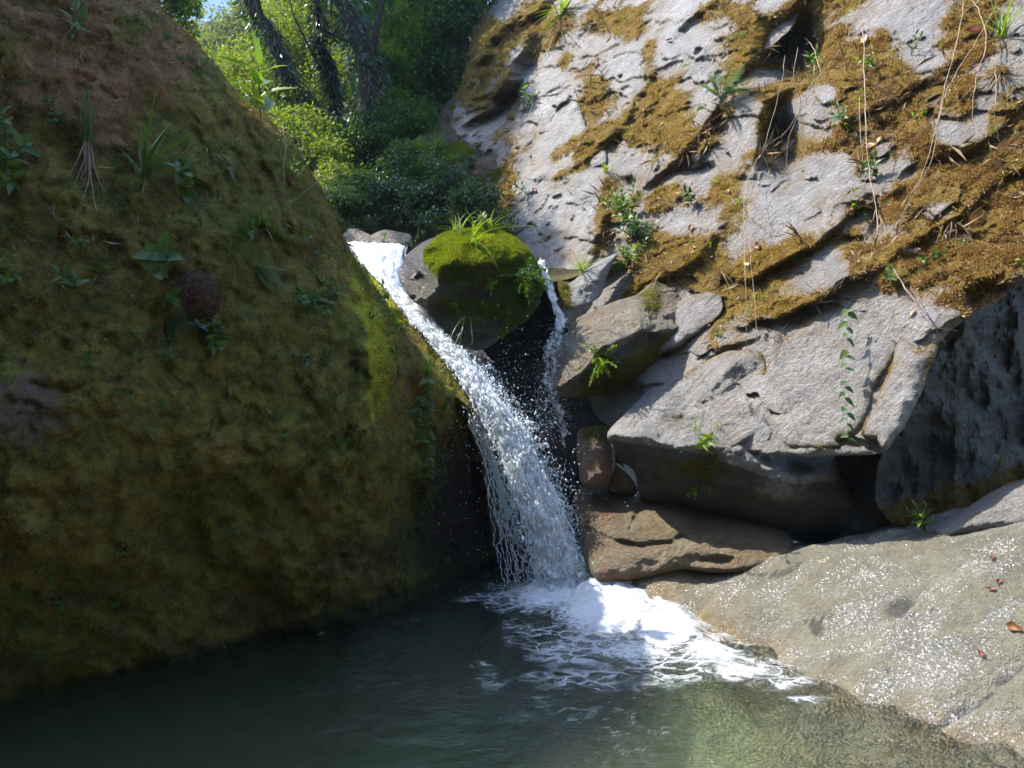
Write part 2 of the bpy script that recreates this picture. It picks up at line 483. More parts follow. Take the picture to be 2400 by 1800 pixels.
def bed_mat():
    """water-polished bedrock: olive-grey grains, orange algae towards the waterline, wet film"""
    n = N('wet_bedrock')
    sep = n.new('ShaderNodeSeparateXYZ'); n.put(sep.inputs[0], n.pos)
    big = n.noise(1.6, 5, 0.6); med = n.noise(8, 6, 0.68); gr = n.noise(80, 3, 0.75); gr2 = n.noise(170, 2, 0.7)
    base = n.ramp(n.math('ADD', n.math('MULTIPLY', med, .55), n.math('MULTIPLY', big, .45)), [(0.32, (0.10, 0.09, 0.056)), (0.5, (0.175, 0.16, 0.108)), (0.68, (0.25, 0.24, 0.18))])
    alg = n.math('ADD', n.attr('algae'), n.math('MULTIPLY', n.math('SUBTRACT', n.noise(3.5, 6, 0.7), 0.5), 0.9))
    base = n.mix(n.step(alg, 0.25, 0.8), base, n.mix(n.step(med, .4, .6), (0.17, 0.105, 0.03), (0.25, 0.17, 0.065)))
    base = n.mix(1.0, base, n.ramp(gr, [(0.25, (.6, .59, .58)), (0.5, (1, 1, 1)), (0.78, (1.35, 1.34, 1.3))]), 'MULTIPLY')
    deep = n.step(sep.outputs[2], -0.02, -0.4)
    sed = n.ramp(n.noise(3, 6, 0.65, n.scalevec(n.pos, (1, 1.6, 1))), [(0.3, (0.17, 0.175, 0.085)), (0.5, (0.28, 0.275, 0.135)), (0.7, (0.38, 0.37, 0.19))])
    base = n.mix(deep, base, sed)
    h = n.math('ADD', n.math('ADD', n.math('MULTIPLY', gr, 0.55), n.math('MULTIPLY', gr2, 0.25)), n.math('MULTIPLY', n.noise(24, 5, .7), 0.9))
    wet = n.step(n.noise(2.2, 5, .6), 0.3, 0.6)
    r = n.math('SUBTRACT', 0.36, n.math('MULTIPLY', wet, 0.12))
    nb = n.bump(h, 0.05)
    def facet(sc, k):
        nt = n.new('ShaderNodeTexNoise'); n.put(nt.inputs['Vector'], n.pos); nt.inputs['Scale'].default_value = sc; nt.inputs['Detail'].default_value = 0; nt.inputs['Roughness'].default_value = .7
        a = n.new('ShaderNodeVectorMath', operation='SUBTRACT'); n.put(a.inputs[0], nt.outputs[1]); a.inputs[1].default_value = (.5, .5, .5)
        b = n.new('ShaderNodeVectorMath', operation='SCALE'); n.put(b.inputs[0], a.outputs[0]); b.inputs['Scale'].default_value = k
        return b.outputs[0]
    ad = n.new('ShaderNodeVectorMath', operation='ADD'); n.put(ad.inputs[0], nb); n.put(ad.inputs[1], facet(80, 4.6))
    nm = n.new('ShaderNodeVectorMath', operation='NORMALIZE'); n.put(nm.inputs[0], ad.outputs[0])
    film = n.math('MULTIPLY', n.math('ADD', n.math('MULTIPLY', n.step(n.noise(2.6, 6, .75, n.rotvec(n.pos, (0, 0, .6), (1, 2.2, 1))), .45, .60), .9), .08), n.step(sep.outputs[2], -.02, .02))
    base = n.mix(n.step(n.math('ADD', n.attr('hollow'), n.math('MULTIPLY', n.math('SUBTRACT', n.noise(14, 5, .7), .5), .5)), .3, .6), base, (0.06, 0.055, 0.04))
    gl = n.new('ShaderNodeBsdfGlossy'); gl.inputs['Roughness'].default_value = 0.27; n.put(gl.inputs['Normal'], nm.outputs[0]); gl.inputs[0].default_value = (1, 1, 1, 1)
    fr = n.new('ShaderNodeFresnel'); fr.inputs[0].default_value = 1.45; n.put(fr.inputs[1], nm.outputs[0])
    return n.done(n.mixs(n.math('MULTIPLY', n.math('ADD', n.math('MINIMUM', fr.outputs[0], 0.15), 0.22), film), n.bsdf(base, 0.40, nb, 0.8), gl.outputs[0]))
M['bed'] = bed_mat()

def simple(name, c1, c2, rough=0.8, sc=20, bump=0.01, spec=0.3, sc2=90):
    n = N(name)
    col = n.mix(n.step(n.noise(sc, 5, 0.65), 0.35, 0.65), c1, c2)
    return n.done(n.bsdf(col, rough, n.bump(n.noise(sc2, 4, 0.7), bump), spec))

def leaf_mat(name, cols, trans=0.4, rough=0.45, spec=0.35, tcol=None):
    n = N(name)
    r = n.geo.outputs['Random Per Island']
    oi = n.new('ShaderNodeObjectInfo')
    r = n.math('FRACT', n.math('ADD', r, oi.outputs['Random']))
    col = n.ramp(r, [(k / max(1, len(cols) - 1), c) for k, c in enumerate(cols)])
    col = n.mix(1.0, col, n.ramp(n.noise(60, 3), [(.3, (.75, .75, .75)), (.7, (1.2, 1.2, 1.2))]), 'MULTIPLY')
    p = n.bsdf(col, rough, None, spec)
    t = n.new('ShaderNodeBsdfTranslucent')
    n.put(t.inputs[0], n.mix(1.0, col, tcol or (1.3, 1.35, 0.5), 'MULTIPLY'))
    return n.done(n.mixs(trans, p, t.outputs[0]))

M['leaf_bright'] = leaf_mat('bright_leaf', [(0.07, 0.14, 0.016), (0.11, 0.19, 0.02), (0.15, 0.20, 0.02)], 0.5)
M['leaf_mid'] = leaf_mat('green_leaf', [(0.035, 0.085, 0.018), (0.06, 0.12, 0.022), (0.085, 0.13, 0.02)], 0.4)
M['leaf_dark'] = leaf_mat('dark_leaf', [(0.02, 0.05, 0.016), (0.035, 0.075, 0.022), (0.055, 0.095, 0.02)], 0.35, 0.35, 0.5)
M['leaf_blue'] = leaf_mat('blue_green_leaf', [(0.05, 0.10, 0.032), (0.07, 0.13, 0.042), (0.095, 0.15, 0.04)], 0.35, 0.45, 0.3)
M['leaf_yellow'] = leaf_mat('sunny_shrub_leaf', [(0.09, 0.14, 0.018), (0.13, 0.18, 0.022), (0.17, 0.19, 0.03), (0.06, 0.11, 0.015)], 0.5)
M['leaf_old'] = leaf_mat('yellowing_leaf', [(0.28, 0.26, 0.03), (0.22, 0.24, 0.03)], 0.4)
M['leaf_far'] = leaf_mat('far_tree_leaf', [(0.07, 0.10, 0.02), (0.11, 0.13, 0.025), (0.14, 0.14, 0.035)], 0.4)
M['blade'] = leaf_mat('grass_blade', [(0.05, 0.10, 0.018), (0.08, 0.13, 0.02), (0.06, 0.11, 0.04)], 0.35, 0.3, 0.5)
M['blade_bright'] = leaf_mat('sunlit_grass_blade', [(0.12, 0.19, 0.02), (0.17, 0.23, 0.025), (0.10, 0.17, 0.02)], 0.5, 0.4)
M['dry'] = leaf_mat('dry_fibre', [(0.22, 0.15, 0.08), (0.32, 0.24, 0.14), (0.15, 0.10, 0.05)], 0.2, 0.7, 0.2, (1, .9, .7))
M['root'] = leaf_mat('pale_root', [(0.26, 0.19, 0.14), (0.36, 0.28, 0.21), (0.18, 0.12, 0.08)], 0.1, 0.7, 0.2, (1, .9, .7))
M['moss_gold'] = leaf_mat('golden_moss_tuft', [(0.23, 0.145, 0.03), (0.33, 0.225, 0.05), (0.20, 0.19, 0.03), (0.43, 0.32, 0.11), (0.15, 0.09, 0.022)], 0.3, 0.8, 0.1, (1.2, 1.0, .5))
M['moss_tan'] = leaf_mat('dry_moss_tuft', [(0.28, 0.17, 0.055), (0.42, 0.29, 0.13), (0.20, 0.11, 0.03), (0.52, 0.40, 0.24)], 0.25, 0.8, 0.1, (1.1, 1.0, .6))
M['moss_olive'] = leaf_mat('olive_moss_tuft', [(0.12, 0.095, 0.022), (0.20, 0.16, 0.036), (0.27, 0.23, 0.042), (0.26, 0.16, 0.065)], 0.3, 0.8, 0.1, (1.1, 1.1, .5))
M['moss_lime'] = leaf_mat('lime_moss_tuft', [(0.08, 0.115, 0.012), (0.15, 0.195, 0.014), (0.21, 0.25, 0.022), (0.12, 0.11, 0.02)], 0.45, 0.7, 0.15)
M['bark'] = simple('mossy_bark', (0.02, 0.016, 0.010), (0.05, 0.04, 0.022), 0.9, 14, 0.03)
M['stem'] = simple('brown_stem', (0.10, 0.065, 0.035), (0.18, 0.13, 0.08), 0.7, 40, 0.003)
M['vine'] = simple('pale_dry_vine', (0.24, 0.175, 0.12), (0.36, 0.29, 0.215), 0.6, 30, 0.003)
M['greenstem'] = simple('green_stem', (0.06, 0.10, 0.02), (0.10, 0.14, 0.03), 0.5, 40, 0.002)
M['soil'] = simple('leaf_litter_soil', (0.035, 0.03, 0.014), (0.075, 0.065, 0.025), 0.9, 3, 0.05, 0.1, 25)
M['hill'] = simple('far_forest', (0.03, 0.05, 0.018), (0.06, 0.085, 0.025), 0.9, 0.12, 2.0, 0.1, 0.5)
M['nest'] = simple('nest_fibre', (0.06, 0.034, 0.018), (0.11, 0.066, 0.035), 0.9, 40, 0.01)
M['deadleaf'] = leaf_mat('dead_leaf_brown', [(0.13, 0.045, 0.015), (0.18, 0.07, 0.02), (0.09, 0.035, 0.018)], 0.3, 0.5, 0.4, (1.2, .8, .5))
M['deadpale'] = leaf_mat('dead_leaf_pale', [(0.42, 0.31, 0.17), (0.5, 0.40, 0.26), (0.36, 0.26, 0.12)], 0.3, 0.6, 0.3, (1, .9, .6))
M['deadred'] = leaf_mat('dead_leaf_red', [(0.12, 0.018, 0.012), (0.16, 0.03, 0.018)], 0.3, 0.5, 0.4, (1.2, .6, .5))

def water_mat():
    n = N('pool_water_surface')
    v = n.scalevec(n.pos, (1, 1.5, 1))
    h = n.math('ADD', n.math('MULTIPLY', n.noise(5, 4, .6, v, .6), 1.0), n.math('MULTIPLY', n.noise(18, 4, .6, v, .8), 0.35))
    h = n.math('ADD', h, n.math('MULTIPLY', n.noise(48, 0, .6, v), n.math('MULTIPLY', n.attr('chop'), .30)))
    amp = n.math('ADD', n.math('MULTIPLY', n.attr('chop'), 1.3), 0.10)
    nb = n.bump(n.math('MULTIPLY', h, amp), 0.06)
    fr = n.new('ShaderNodeFresnel'); fr.inputs[0].default_value = 1.33; n.put(fr.inputs[1], nb)
    gl = n.new('ShaderNodeBsdfGlossy'); gl.inputs['Roughness'].default_value = 0.06; n.put(gl.inputs['Normal'], nb)
    tr = n.new('ShaderNodeBsdfTransparent'); tr.inputs[0].default_value = (0.93, 0.97, 0.94, 1)
    va = n.new('ShaderNodeVolumeAbsorption'); va.inputs[0].default_value = (0.55, 0.80, 0.60, 1); va.inputs[1].default_value = 0.36
    vs = n.new('ShaderNodeVolumeScatter'); vs.inputs[0].default_value = (0.72, 0.86, 0.46, 1); vs.inputs[1].default_value = 0.22
    ad = n.new('ShaderNodeAddShader'); n.t.links.new(va.outputs[0], ad.inputs[0]); n.t.links.new(vs.outputs[0], ad.inputs[1])
    return n.done(n.mixs(fr.outputs[0], tr.outputs[0], gl.outputs[0]), ad.outputs[0])
M['water'] = water_mat()

def white_mat(name, lo, hi, sc=(1, 1, 1), nsc=30, bump=0.02, lace=0):
    n = N(name)
    v = n.scalevec(n.pos, sc)
    tx = n.math('ADD', n.math('MULTIPLY', n.noise(nsc, 5, .7, v), .6), n.math('MULTIPLY', n.noise(nsc * 3.2, 4, .7, v), .4))
    a = n.math('ADD', n.attr('alpha'), n.math('MULTIPLY', n.math('SUBTRACT', tx, 0.5), 1.6))
    a = n.step(a, lo, hi)
    if lace:
        dn = n.new('ShaderNodeTexNoise'); n.put(dn.inputs['Vector'], v); dn.inputs['Scale'].default_value = 5; dn.inputs['Detail'].default_value = 4
        w = n.new('ShaderNodeVectorMath', operation='MULTIPLY_ADD'); n.put(w.inputs[0], dn.outputs[1]); w.inputs[1].default_value = (.35, .35, .0); n.put(w.inputs[2], v)
        e = n.math('MINIMUM', n.vor(7, 'DISTANCE_TO_EDGE', w.outputs[0]), n.math('ADD', n.vor(19, 'DISTANCE_TO_EDGE', w.outputs[0]), 0.05))
        l = n.math('MULTIPLY', n.step(e, .13, .02), n.step(n.math('ADD', n.attr('alpha'), n.math('MULTIPLY', n.math('SUBTRACT', n.noise(4, 4, .6, v), .5), .8)), .12, .42))
        a = n.math('MAXIMUM', a, n.math('MULTIPLY', l, lace))
    nb = n.bump(tx, bump)
    p = n.bsdf((0.86, 0.89, 0.91), 0.25, nb, 0.5)
    t = n.new('ShaderNodeBsdfTranslucent'); t.inputs[0].default_value = (0.85, 0.89, 0.92, 1); n.put(t.inputs[1], nb)
    tr = n.new('ShaderNodeBsdfTransparent'); tr.inputs[0].default_value = (0.95, 0.97, 0.98, 1)
    return n.done(n.mixs(a, tr.outputs[0], n.mixs(0.45, p, t.outputs[0])))
M['fall'] = white_mat('falling_white_water', 0.28, 0.66, (1, 1, 0.3), 30, 0.02)
M['foam'] = white_mat('pool_foam', 0.40, 0.85, (1, 1.3, 1), 22, 0.008, .6)

def drop_mat():
    n = N('water_drop')
    p = n.bsdf((0.82, 0.87, 0.9), 0.08, None, 0.7)
    t = n.new('ShaderNodeBsdfTranslucent'); t.inputs[0].default_value = (0.85, 0.9, 0.93, 1)
    tr = n.new('ShaderNodeBsdfTransparent')
    return n.done(n.mixs(0.3, n.mixs(0.35, p, t.outputs[0]), tr.outputs[0]))
M['drop'] = drop_mat()

# ------------------------------------------------------------------ large structure
def G(px, py):                                   # pool-surface point under a photo pixel
    D = CAMZ * F / (py - 900); return ((px - 1200) / F * D, D)

def tps(ctrl):
    K = np.array(ctrl, float); n = len(K)
    def U(r2): return np.where(r2 > 0, r2 * np.log(r2 + 1e-12), 0)
    A = np.zeros((n + 3, n + 3)); d2 = ((K[:, None, :2] - K[None, :, :2]) ** 2).sum(-1)
    A[:n, :n] = U(d2) + 1e-3 * np.eye(n); A[:n, n] = 1; A[:n, n + 1:] = K[:, :2]; A[n, :n] = 1; A[n + 1:, :n] = K[:, :2].T
    w = np.linalg.solve(A, np.concatenate([K[:, 2], [0, 0, 0]]))
    def f(x, y):
        z = w[n] + w[n + 1] * x + w[n + 2] * y
        for k in range(n): z = z + w[k] * U((x - K[k, 0]) ** 2 + (y - K[k, 1]) ** 2)
        return z
    return f

def grid_xy(xs, ys):
    X, Y = np.meshgrid(xs, ys); nx, ny = len(xs), len(ys)
    i = np.arange(nx * ny).reshape(ny, nx)
    q = np.stack([i[:-1, :-1], i[:-1, 1:], i[1:, 1:], i[1:, :-1]], -1).reshape(-1, 4)
    return X.ravel(), Y.ravel(), q

wl = [(1375, 1405), (1460, 1432), (1550, 1460), (1600, 1475), (1650, 1492), (1760, 1520), (1890, 1590), (2000, 1640), (2160, 1690), (2300, 1740), (2450, 1790)]
ctrl = [(*G(*p), 0.0) for p in wl]
for px, py, D in [(1880, 1290, 5.0), (2070, 1290, 4.75), (2200, 1272, 4.6), (2400, 1256, 4.35), (2650, 1236, 4.0), (1400, 1250, 6.3), (1600, 1310, 5.75), (1440, 1310, 5.95), (1520, 1370, 5.45), (1640, 1400, 5.25), (1860, 1335, 4.9),
                  (2000, 1450, 4.36), (2250, 1450, 4.0), (1750, 1400, 4.85), (2300, 1580, 3.72)]:
    p = V(px, py, D); ctrl.append((p.x, p.y, p.z))
ctrl += [(-0.6, 4.2, -.75), (-1.6, 3.4, -1.1), (0.2, 5.4, -.8), (0.0, 2.9, -0.45), (0.9, 3.3, -0.26), (1.25, 3.1, -0.18), (1.9, 2.6, -0.15), (0.7, 4.3, -0.4),
         (0.9, 2.2, -.4), (0, 1.3, -0.2), (0, 0.4, 0.05), (-2.5, 1.6, -0.5), (-3.5, 5, -1), (0, 7, -.4), (3.5, 2.5, 0.35), (2.6, 6.5, .5), (2.3, 5.6, .45), (1.2, 6.3, .2), (4.5, 5, 1.0), (-1, 8, -.4)]
bedz = tps(ctrl)
X, Y, q = grid_xy(np.arange(-5, 5.2, .028), np.arange(-0.5, 8.2, .028))
P0 = np.stack([X, Y, 0 * X], 1)
Z = bedz(X, Y)
Z = Z + 0.045 * fbm(P0 * 1.3, 4) + (0.022 * fbm(P0 * 4.5, 4) - .02 * ridged(P0 * np.array([2.2, 1.2, 1]), 3) ** 3 * .3) * smooth(-.6, 0.1, Z)
hollow = 0 * Z
PX, PY = pix(np.stack([X, np.maximum(Y, .5), Z], 1))
# a few hollows and seams on the slab
for cx, cy, rx, ry, dp in [(2110, 1415, 55, 28, .035), (1915, 1465, 25, 30, .03), (2360, 1570, 70, 14, .05), (1850, 1330, 60, 10, .03), (1620, 1445, 14, 35, .03), (2240, 1660, 90, 18, .06), (2080, 1565, 22, 12, .03)]:
    u = ((PX - cx) * .9 + (PY - cy) * -.5) / rx; w = ((PX - cx) * .5 + (PY - cy) * .9) / ry
    Z = Z - dp * np.exp(-(u * u + w * w)); hollow = np.maximum(hollow, .75 * np.exp(-(u * u + w * w)))
for ln_ in ([(1860, 1325), (1790, 1345), (1730, 1338), (1660, 1338), (1600, 1310)], [(2400, 1540), (2330, 1610), (2290, 1635), (2230, 1670)], [(1880, 1455), (1930, 1440), (1985, 1432)], [(2110, 1440), (2150, 1436), (2200, 1428)], [(2070, 1515), (2100, 1505)], [(1500, 1270), (1580, 1290), (1620, 1320)]):
    dl, tl = line_dist(PX, PY, ln_)
    hollow = np.maximum(hollow, .8 * np.exp(-(dl / 5) ** 2)); Z = Z - .015 * np.exp(-(dl / 5) ** 2)
algae = smooth(0.14, -0.02, Z + .05 * fbm(P0 * 3, 4)) * 0.5 + 0.62 * smooth(1950, 1450, PX)
bed = link('bedrock', make_mesh('bedrock', np.stack([X, Y, Z], 1), q, M['bed'], True, {'algae': algae, 'hollow': hollow}), kind='structure')

# hillside behind the fall, up the valley
hc = [(-1.6, 7.2, 2.55), (-.4, 7.2, 2.5), (0.3, 7.6, 2.6), (-1.4, 9.5, 2.9), (0, 9.5, 3.5), (1.5, 9.5, 4.2), (-3, 9, 3.3), (-5, 9, 4.0), (-4.5, 13, 4.6), (-1, 14, 5.2), (1, 12, 5.2), (-7.5, 20, 6.6), (-2, 20, 8.2), (2, 20, 10.5),
      (4, 15, 9), (-6, 30, 11.5), (2, 30, 16), (-14, 40, 12), (-24, 60, 17), (0, 55, 30), (20, 50, 36), (-40, 70, 24), (-10, 80, 36), (30, 80, 55), (-60, 50, 28), (-60, 100, 30)]
hillz = tps(hc)
X, Y, q = grid_xy(np.concatenate([np.arange(-60, -8, 1.2), np.arange(-8, 6, .15), np.arange(6, 31, 1.2)]), np.concatenate([np.arange(7.2, 20, .15), np.arange(20, 100, 1.2)]))
Z = hillz(X, Y) + 0.12 * fbm(np.stack([X, Y, 0 * X], 1) * .8, 4)
hs = link('hillside', make_mesh('hillside', np.stack([X, Y, Z], 1), q, M['soil']), kind='structure')

# far forested ridge
X, Y, q = grid_xy(np.linspace(-600, 480, 200), np.linspace(420, 690, 60))
P0 = np.stack([X, Y, 0 * X], 1)
Z = 100 + 1.0 * (Y - 420) - .06 * (X + 250) + 20 * fbm(P0 * .007, 4) + 6 * np.abs(fbm(P0 * .06, 3))
hill = link('hill', make_mesh('hill', np.stack([X, Y, Z], 1), q, M['hill']), kind='structure')
# valley floor out to the horizon, below everything else
X, Y, q = grid_xy(np.linspace(-700, 700, 60), np.linspace(-200, 700, 60))
ground = link('ground', make_mesh('ground', np.stack([X, Y, np.full_like(X, -3.2)], 1), q, M['soil']), kind='structure')

# unseen bank behind the camera and to its right, added to block low skylight
X, Y, q = grid_xy(np.linspace(-22, 22, 120), np.linspace(-20, 3.2, 70))
Z = -1.2 + 2.0 * np.clip(-Y - 1.0, 0, 6) + 1.5 * np.clip(X - 4.6 + .3 * Y, 0, 7) + 1.6 * np.clip(-X - 4.5, 0, 6) * smooth(2.5, -1, Y)
Z = Z + .5 * fbm(np.stack([X, Y, 0 * X], 1) * .5, 4) * smooth(0, 3, Z + 1)
link('bank', make_mesh('bank', np.stack([X, Y, Z], 1), q, M['soil']), kind='structure')

# ---- the cliff -------------------------------------------------------------
CL = [(1900, 1050, 5.2), (1900, 0, 8.0), (1250, 560, 8.5)]
ca, cb, cc = invplane(CL)
def cliffD(px, py, k=1.0): return k / (ca + cb * px + cc * py)
LEDGES = [  # polyline (lower left -> upper right), height, length of the ramp above it
    ([(1690, 655), (1770, 640), (1850, 590), (1910, 560), (1965, 525), (2005, 480), (2030, 440)], .20, .35),
    ([(1730, 770), (1785, 735), (1855, 716), (1925, 672), (1990, 632), (2050, 610)], .24, .35),
    ([(1500, 465), (1545, 416), (1600, 378), (1655, 318), (1690, 260), (1720, 200)], .16, .3),
    ([(1735, 195), (1790, 135), (1850, 70), (1890, 0), (1920, -80)], .36, .6),
    ([(1780, 420), (1790, 330), (1800, 250), (1860, 205), (1900, 200)], .22, .3),
    ([(1150, 170), (1190, 110), (1240, 65), (1280, 30), (1320, -20)], .3, .5),
    ([(1090, 320), (1150, 260), (1210, 190), (1255, 120), (1270, 60)], .4, .5),
    ([(1310, 425), (1380, 385), (1430, 350), (1480, 290), (1500, 240), (1540, 180), (1550, 130)], .09, .3),
    ([(1480, 700), (1560, 640), (1640, 600), (1700, 540), (1740, 470)], .14, .3),
    ([(2080, 450), (2130, 400), (2200, 370), (2290, 330), (2400, 260)], .12, .3),
    ([(1960, 300), (2030, 260), (2100, 230), (2180, 190), (2260, 130)], .14, .3),
    ([(2060, 600), (2140, 560), (2240, 500), (2320, 440), (2420, 380)], .12, .3),
    ([(1640, 850), (1700, 800), (1760, 790), (1800, 760)], .10, .2),
    ([(1560, 110), (1620, 60), (1680, 20), (1720, -30)], .1, .3),
    ([(1395, 590), (1430, 540), (1440, 470), (1430, 390)], .13, .25),
]
HOLES = [(1862, 120, 75, 75, .75), (1835, 340, 45, 90, .5), (1175, 265, 55, 60, .30), (1110, 400, 80, 55, .35), (2310, 690, 60, 40, .2), (1470, 430, 40, 25, .12), (2010, 500, 30, 25, .15),
         (1690, 300, 30, 25, .15), (2060, 520, 26, 50, .25), (1980, 560, 50, 14, .15), (1640, 395, 50, 16, .15), (2240, 370, 60, 20, .12), (2080, 300, 30, 20, .12), (1455, 600, 40, 60, .15)]
MOSS = [(1440, 235, 45, 32), (1372, 255, 32, 30), (1400, 190, 34, 26), (1470, 300, 70, 35), (1310, 350, 24, 45), (1390, 350, 60, 34), (1205, 400, 36, 60), (1195, 465, 32, 34), (1425, 490, 22, 75),
        (1300, 545, 30, 24), (1500, 45, 40, 34), (1430, 62, 50, 40), (1560, 270, 50, 50), (1525, 130, 36, 50), (1700, 30, 60, 26), (1760, 55, 40, 30), (1775, 105, 60, 30), (1720, 150, 55, 38), (1590, 250, 50, 60),
        (1810, 215, 60, 18), (1160, 120, 75, 60), (1120, 190, 60, 70), (1185, 60, 40, 30), (1590, 330, 60, 40), (1690, 440, 55, 60), (1780, 620, 110, 40), (1700, 720, 70, 60), (1830, 690, 80, 36),
        (1980, 130, 70, 130), (2080, 220, 120, 90), (2250, 230, 60, 60), (2210, 430, 150, 90), (2330, 500, 110, 140), (2110, 590, 100, 40), (2260, 640, 140, 60), (1900, 570, 90, 26), (1640, 620, 80, 40),
        (2350, 290, 70, 60), (1510, 660, 40, 40), (2020, 370, 40, 40), (1550, 560, 80, 70), (2250, 90, 50, 70), (1280, 290, 22, 26), (1330, 150, 30, 40), (1560, 450, 70, 40), (2000, 690, 40, 14), (1285, 60, 60, 50)]
BARE = [(1300, 250, 50, 110), (1340, 490, 70, 60), (1610, 110, 60, 60), (1480, 160, 44, 46), (1840, 430, 70, 40), (1960, 410, 60, 34), (1850, 490, 60, 25), (2120, 40, 90, 50), (2285, 270, 24, 90), (2225, 330, 40, 40), (2120, 395, 40, 30),
        (2190, 490, 45, 24), (1950, 850, 150, 170), (2080, 720, 60, 50), (1700, 900, 80, 40), (1470, 370, 46, 30), (2380, 690, 30, 50), (1930, 600, 30, 30), (1640, 700, 40, 20), (1610, 30, 30, 40), (2090, 900, 60, 100), (1655, 400, 20, 40),
        (1250, 540, 40, 40), (1190, 30, 25, 30), (1230, 180, 16, 60), (1590, 510, 30, 30), (1940, 220, 14, 20), (2150, 150, 40, 60)]
def moss_cliff(X, Y, P, m):
    v = 0.33 + 0.11 * smooth(1500, 2200, X) - 0.25 * smooth(700, 820, Y)
    for l, A, _ in LEDGES:
        d, t = line_dist(X, Y, l)
        v = v + 0.30 * np.exp(-(d / 26.0) ** 2) * np.sin(np.pi * np.clip(t, .02, .98))
    for cx, cy, rx, ry in MOSS:
        v = v + 0.40 * np.exp(-((X - cx) / rx) ** 2 - ((Y - cy) / ry) ** 2)
    for cx, cy, rx, ry in BARE:
        v = v - 0.60 * np.exp(-((X - cx) / rx) ** 2 - ((Y - cy) / ry) ** 2)
    return np.clip(v, -.2, 0.85) + 0.36 * fbm(P * 2.6 + 5, 5)
def h_cliff(X, Y, P):
    h = 0 * X
    px = cliffD(X, Y) / F
    wob = 10 * fbm(P * 3.0, 3)
    for l, A, L in LEDGES:
        d, t = line_dist(X, Y, l); d = (d + wob) * px
        tp = np.clip(np.sin(np.pi * t), 0, 1) ** .5 * (np.abs(d) < 3)
        w = smooth(-.045, .045, d)
        h = h + tp * (w * A * np.exp(-np.abs(d) / L) - (1 - w) * 0.3 * A * np.exp(-np.abs(d) / (L * .35)))
    for cx, cy, rx, ry, dp in HOLES:
        h = h - dp * np.exp(-(((X - cx) / rx) ** 2 + ((Y - cy) / ry) ** 2) ** 1.5)
    # fractured blocks: each cell of a stretched mosaic has its own tilt, with an open joint round it
    u = (X * .72 - Y * .69) * px; w_ = (X * .69 + Y * .72) * px
    wp = .10 * np.stack([fbm(P * 2.1 + 4, 3), fbm(P * 2.1 + 14, 3)], 1)
    U = np.stack([u / 2.1, w_], 1) + wp
    rr = np.random.default_rng(5)
    for ncell, off_, tl, cw in ((80, .05, .11, .025),):
        lo, hi = U.min(0), U.max(0); cs = lo + (hi - lo) * rr.random((ncell, 2)); of = rr.normal(size=ncell) * off_; gd = rr.normal(size=(ncell, 2)) * tl
        h2 = np.zeros(len(X))
        for a in range(0, len(X), 20000):
            d = ((U[a:a + 20000, None, :] - cs[None]) ** 2).sum(-1)
            k1 = d.argmin(1); d1 = np.sqrt(d[np.arange(len(d)), k1]); d[np.arange(len(d)), k1] = 9e9; k2_ = d.argmin(1); d2 = np.sqrt(d.min(1))
            dl = U[a:a + 20000] - cs[k1]
            dl2 = U[a:a + 20000] - cs[k2_]; g1 = of[k1] + (dl * gd[k1]).sum(1); g2 = of[k2_] + (dl2 * gd[k2_]).sum(1)
            h2[a:a + 20000] = g2 + (g1 - g2) * (.5 + .5 * smooth(0, .22, d2 - d1)) - cw * np.exp(-((d2 - d1) / .06) ** 2)
        h = h + h2
    # jointed beds that climb to the upper right
    q = (X * 0.62 + Y * 0.78) * px * 1.0
    s = q * 1.9 + 0.5 * fbm(P * .8, 3)
    f = s % 1.0; h = h + 0.075 * f ** 1.5 * (1 - smooth(.68, 1, f))
    s = q * 5.3 + 0.4 * fbm(P * 1.3 + 3, 3)
    h = h + 0.006 * np.sin(6.283 * s)
    mo = smooth(.42, .6, moss_cliff(X, Y, P, None))
    h = h + mo * (0.018 + 0.022 * fbm(P * 9, 3) + 0.010 * fbm(P * 25, 2))
    return h
cliff_outline = [(1150, 20), (1118, 40), (1102, 119), (1082, 203), (1024, 268), (974, 330), (950, 420), (955, 560), (1060, 640), (1240, 660), (1330, 760), (1400, 980), (1560, 1010), (1800, 1058), (1965, 1066),
                 (2070, 1052), (2130, 965), (2165, 880), (2200, 800), (2260, 745), (2330, 700), (2420, 660), (2700, 560), (2700, -300), (1900, -330), (1300, -200), (1180, -60)]
cliff = rock('cliff', cliff_outline, CL, M['cliff'], T=.15, R=.35, back=2.6, step=3.2, noise=((.8, .10, 3), (3.0, .030, 3), (12, .007, 3), (40, .003, 2)), hfun=h_cliff, spacing=16, jitter=4, mossf=moss_cliff, kind='structure')

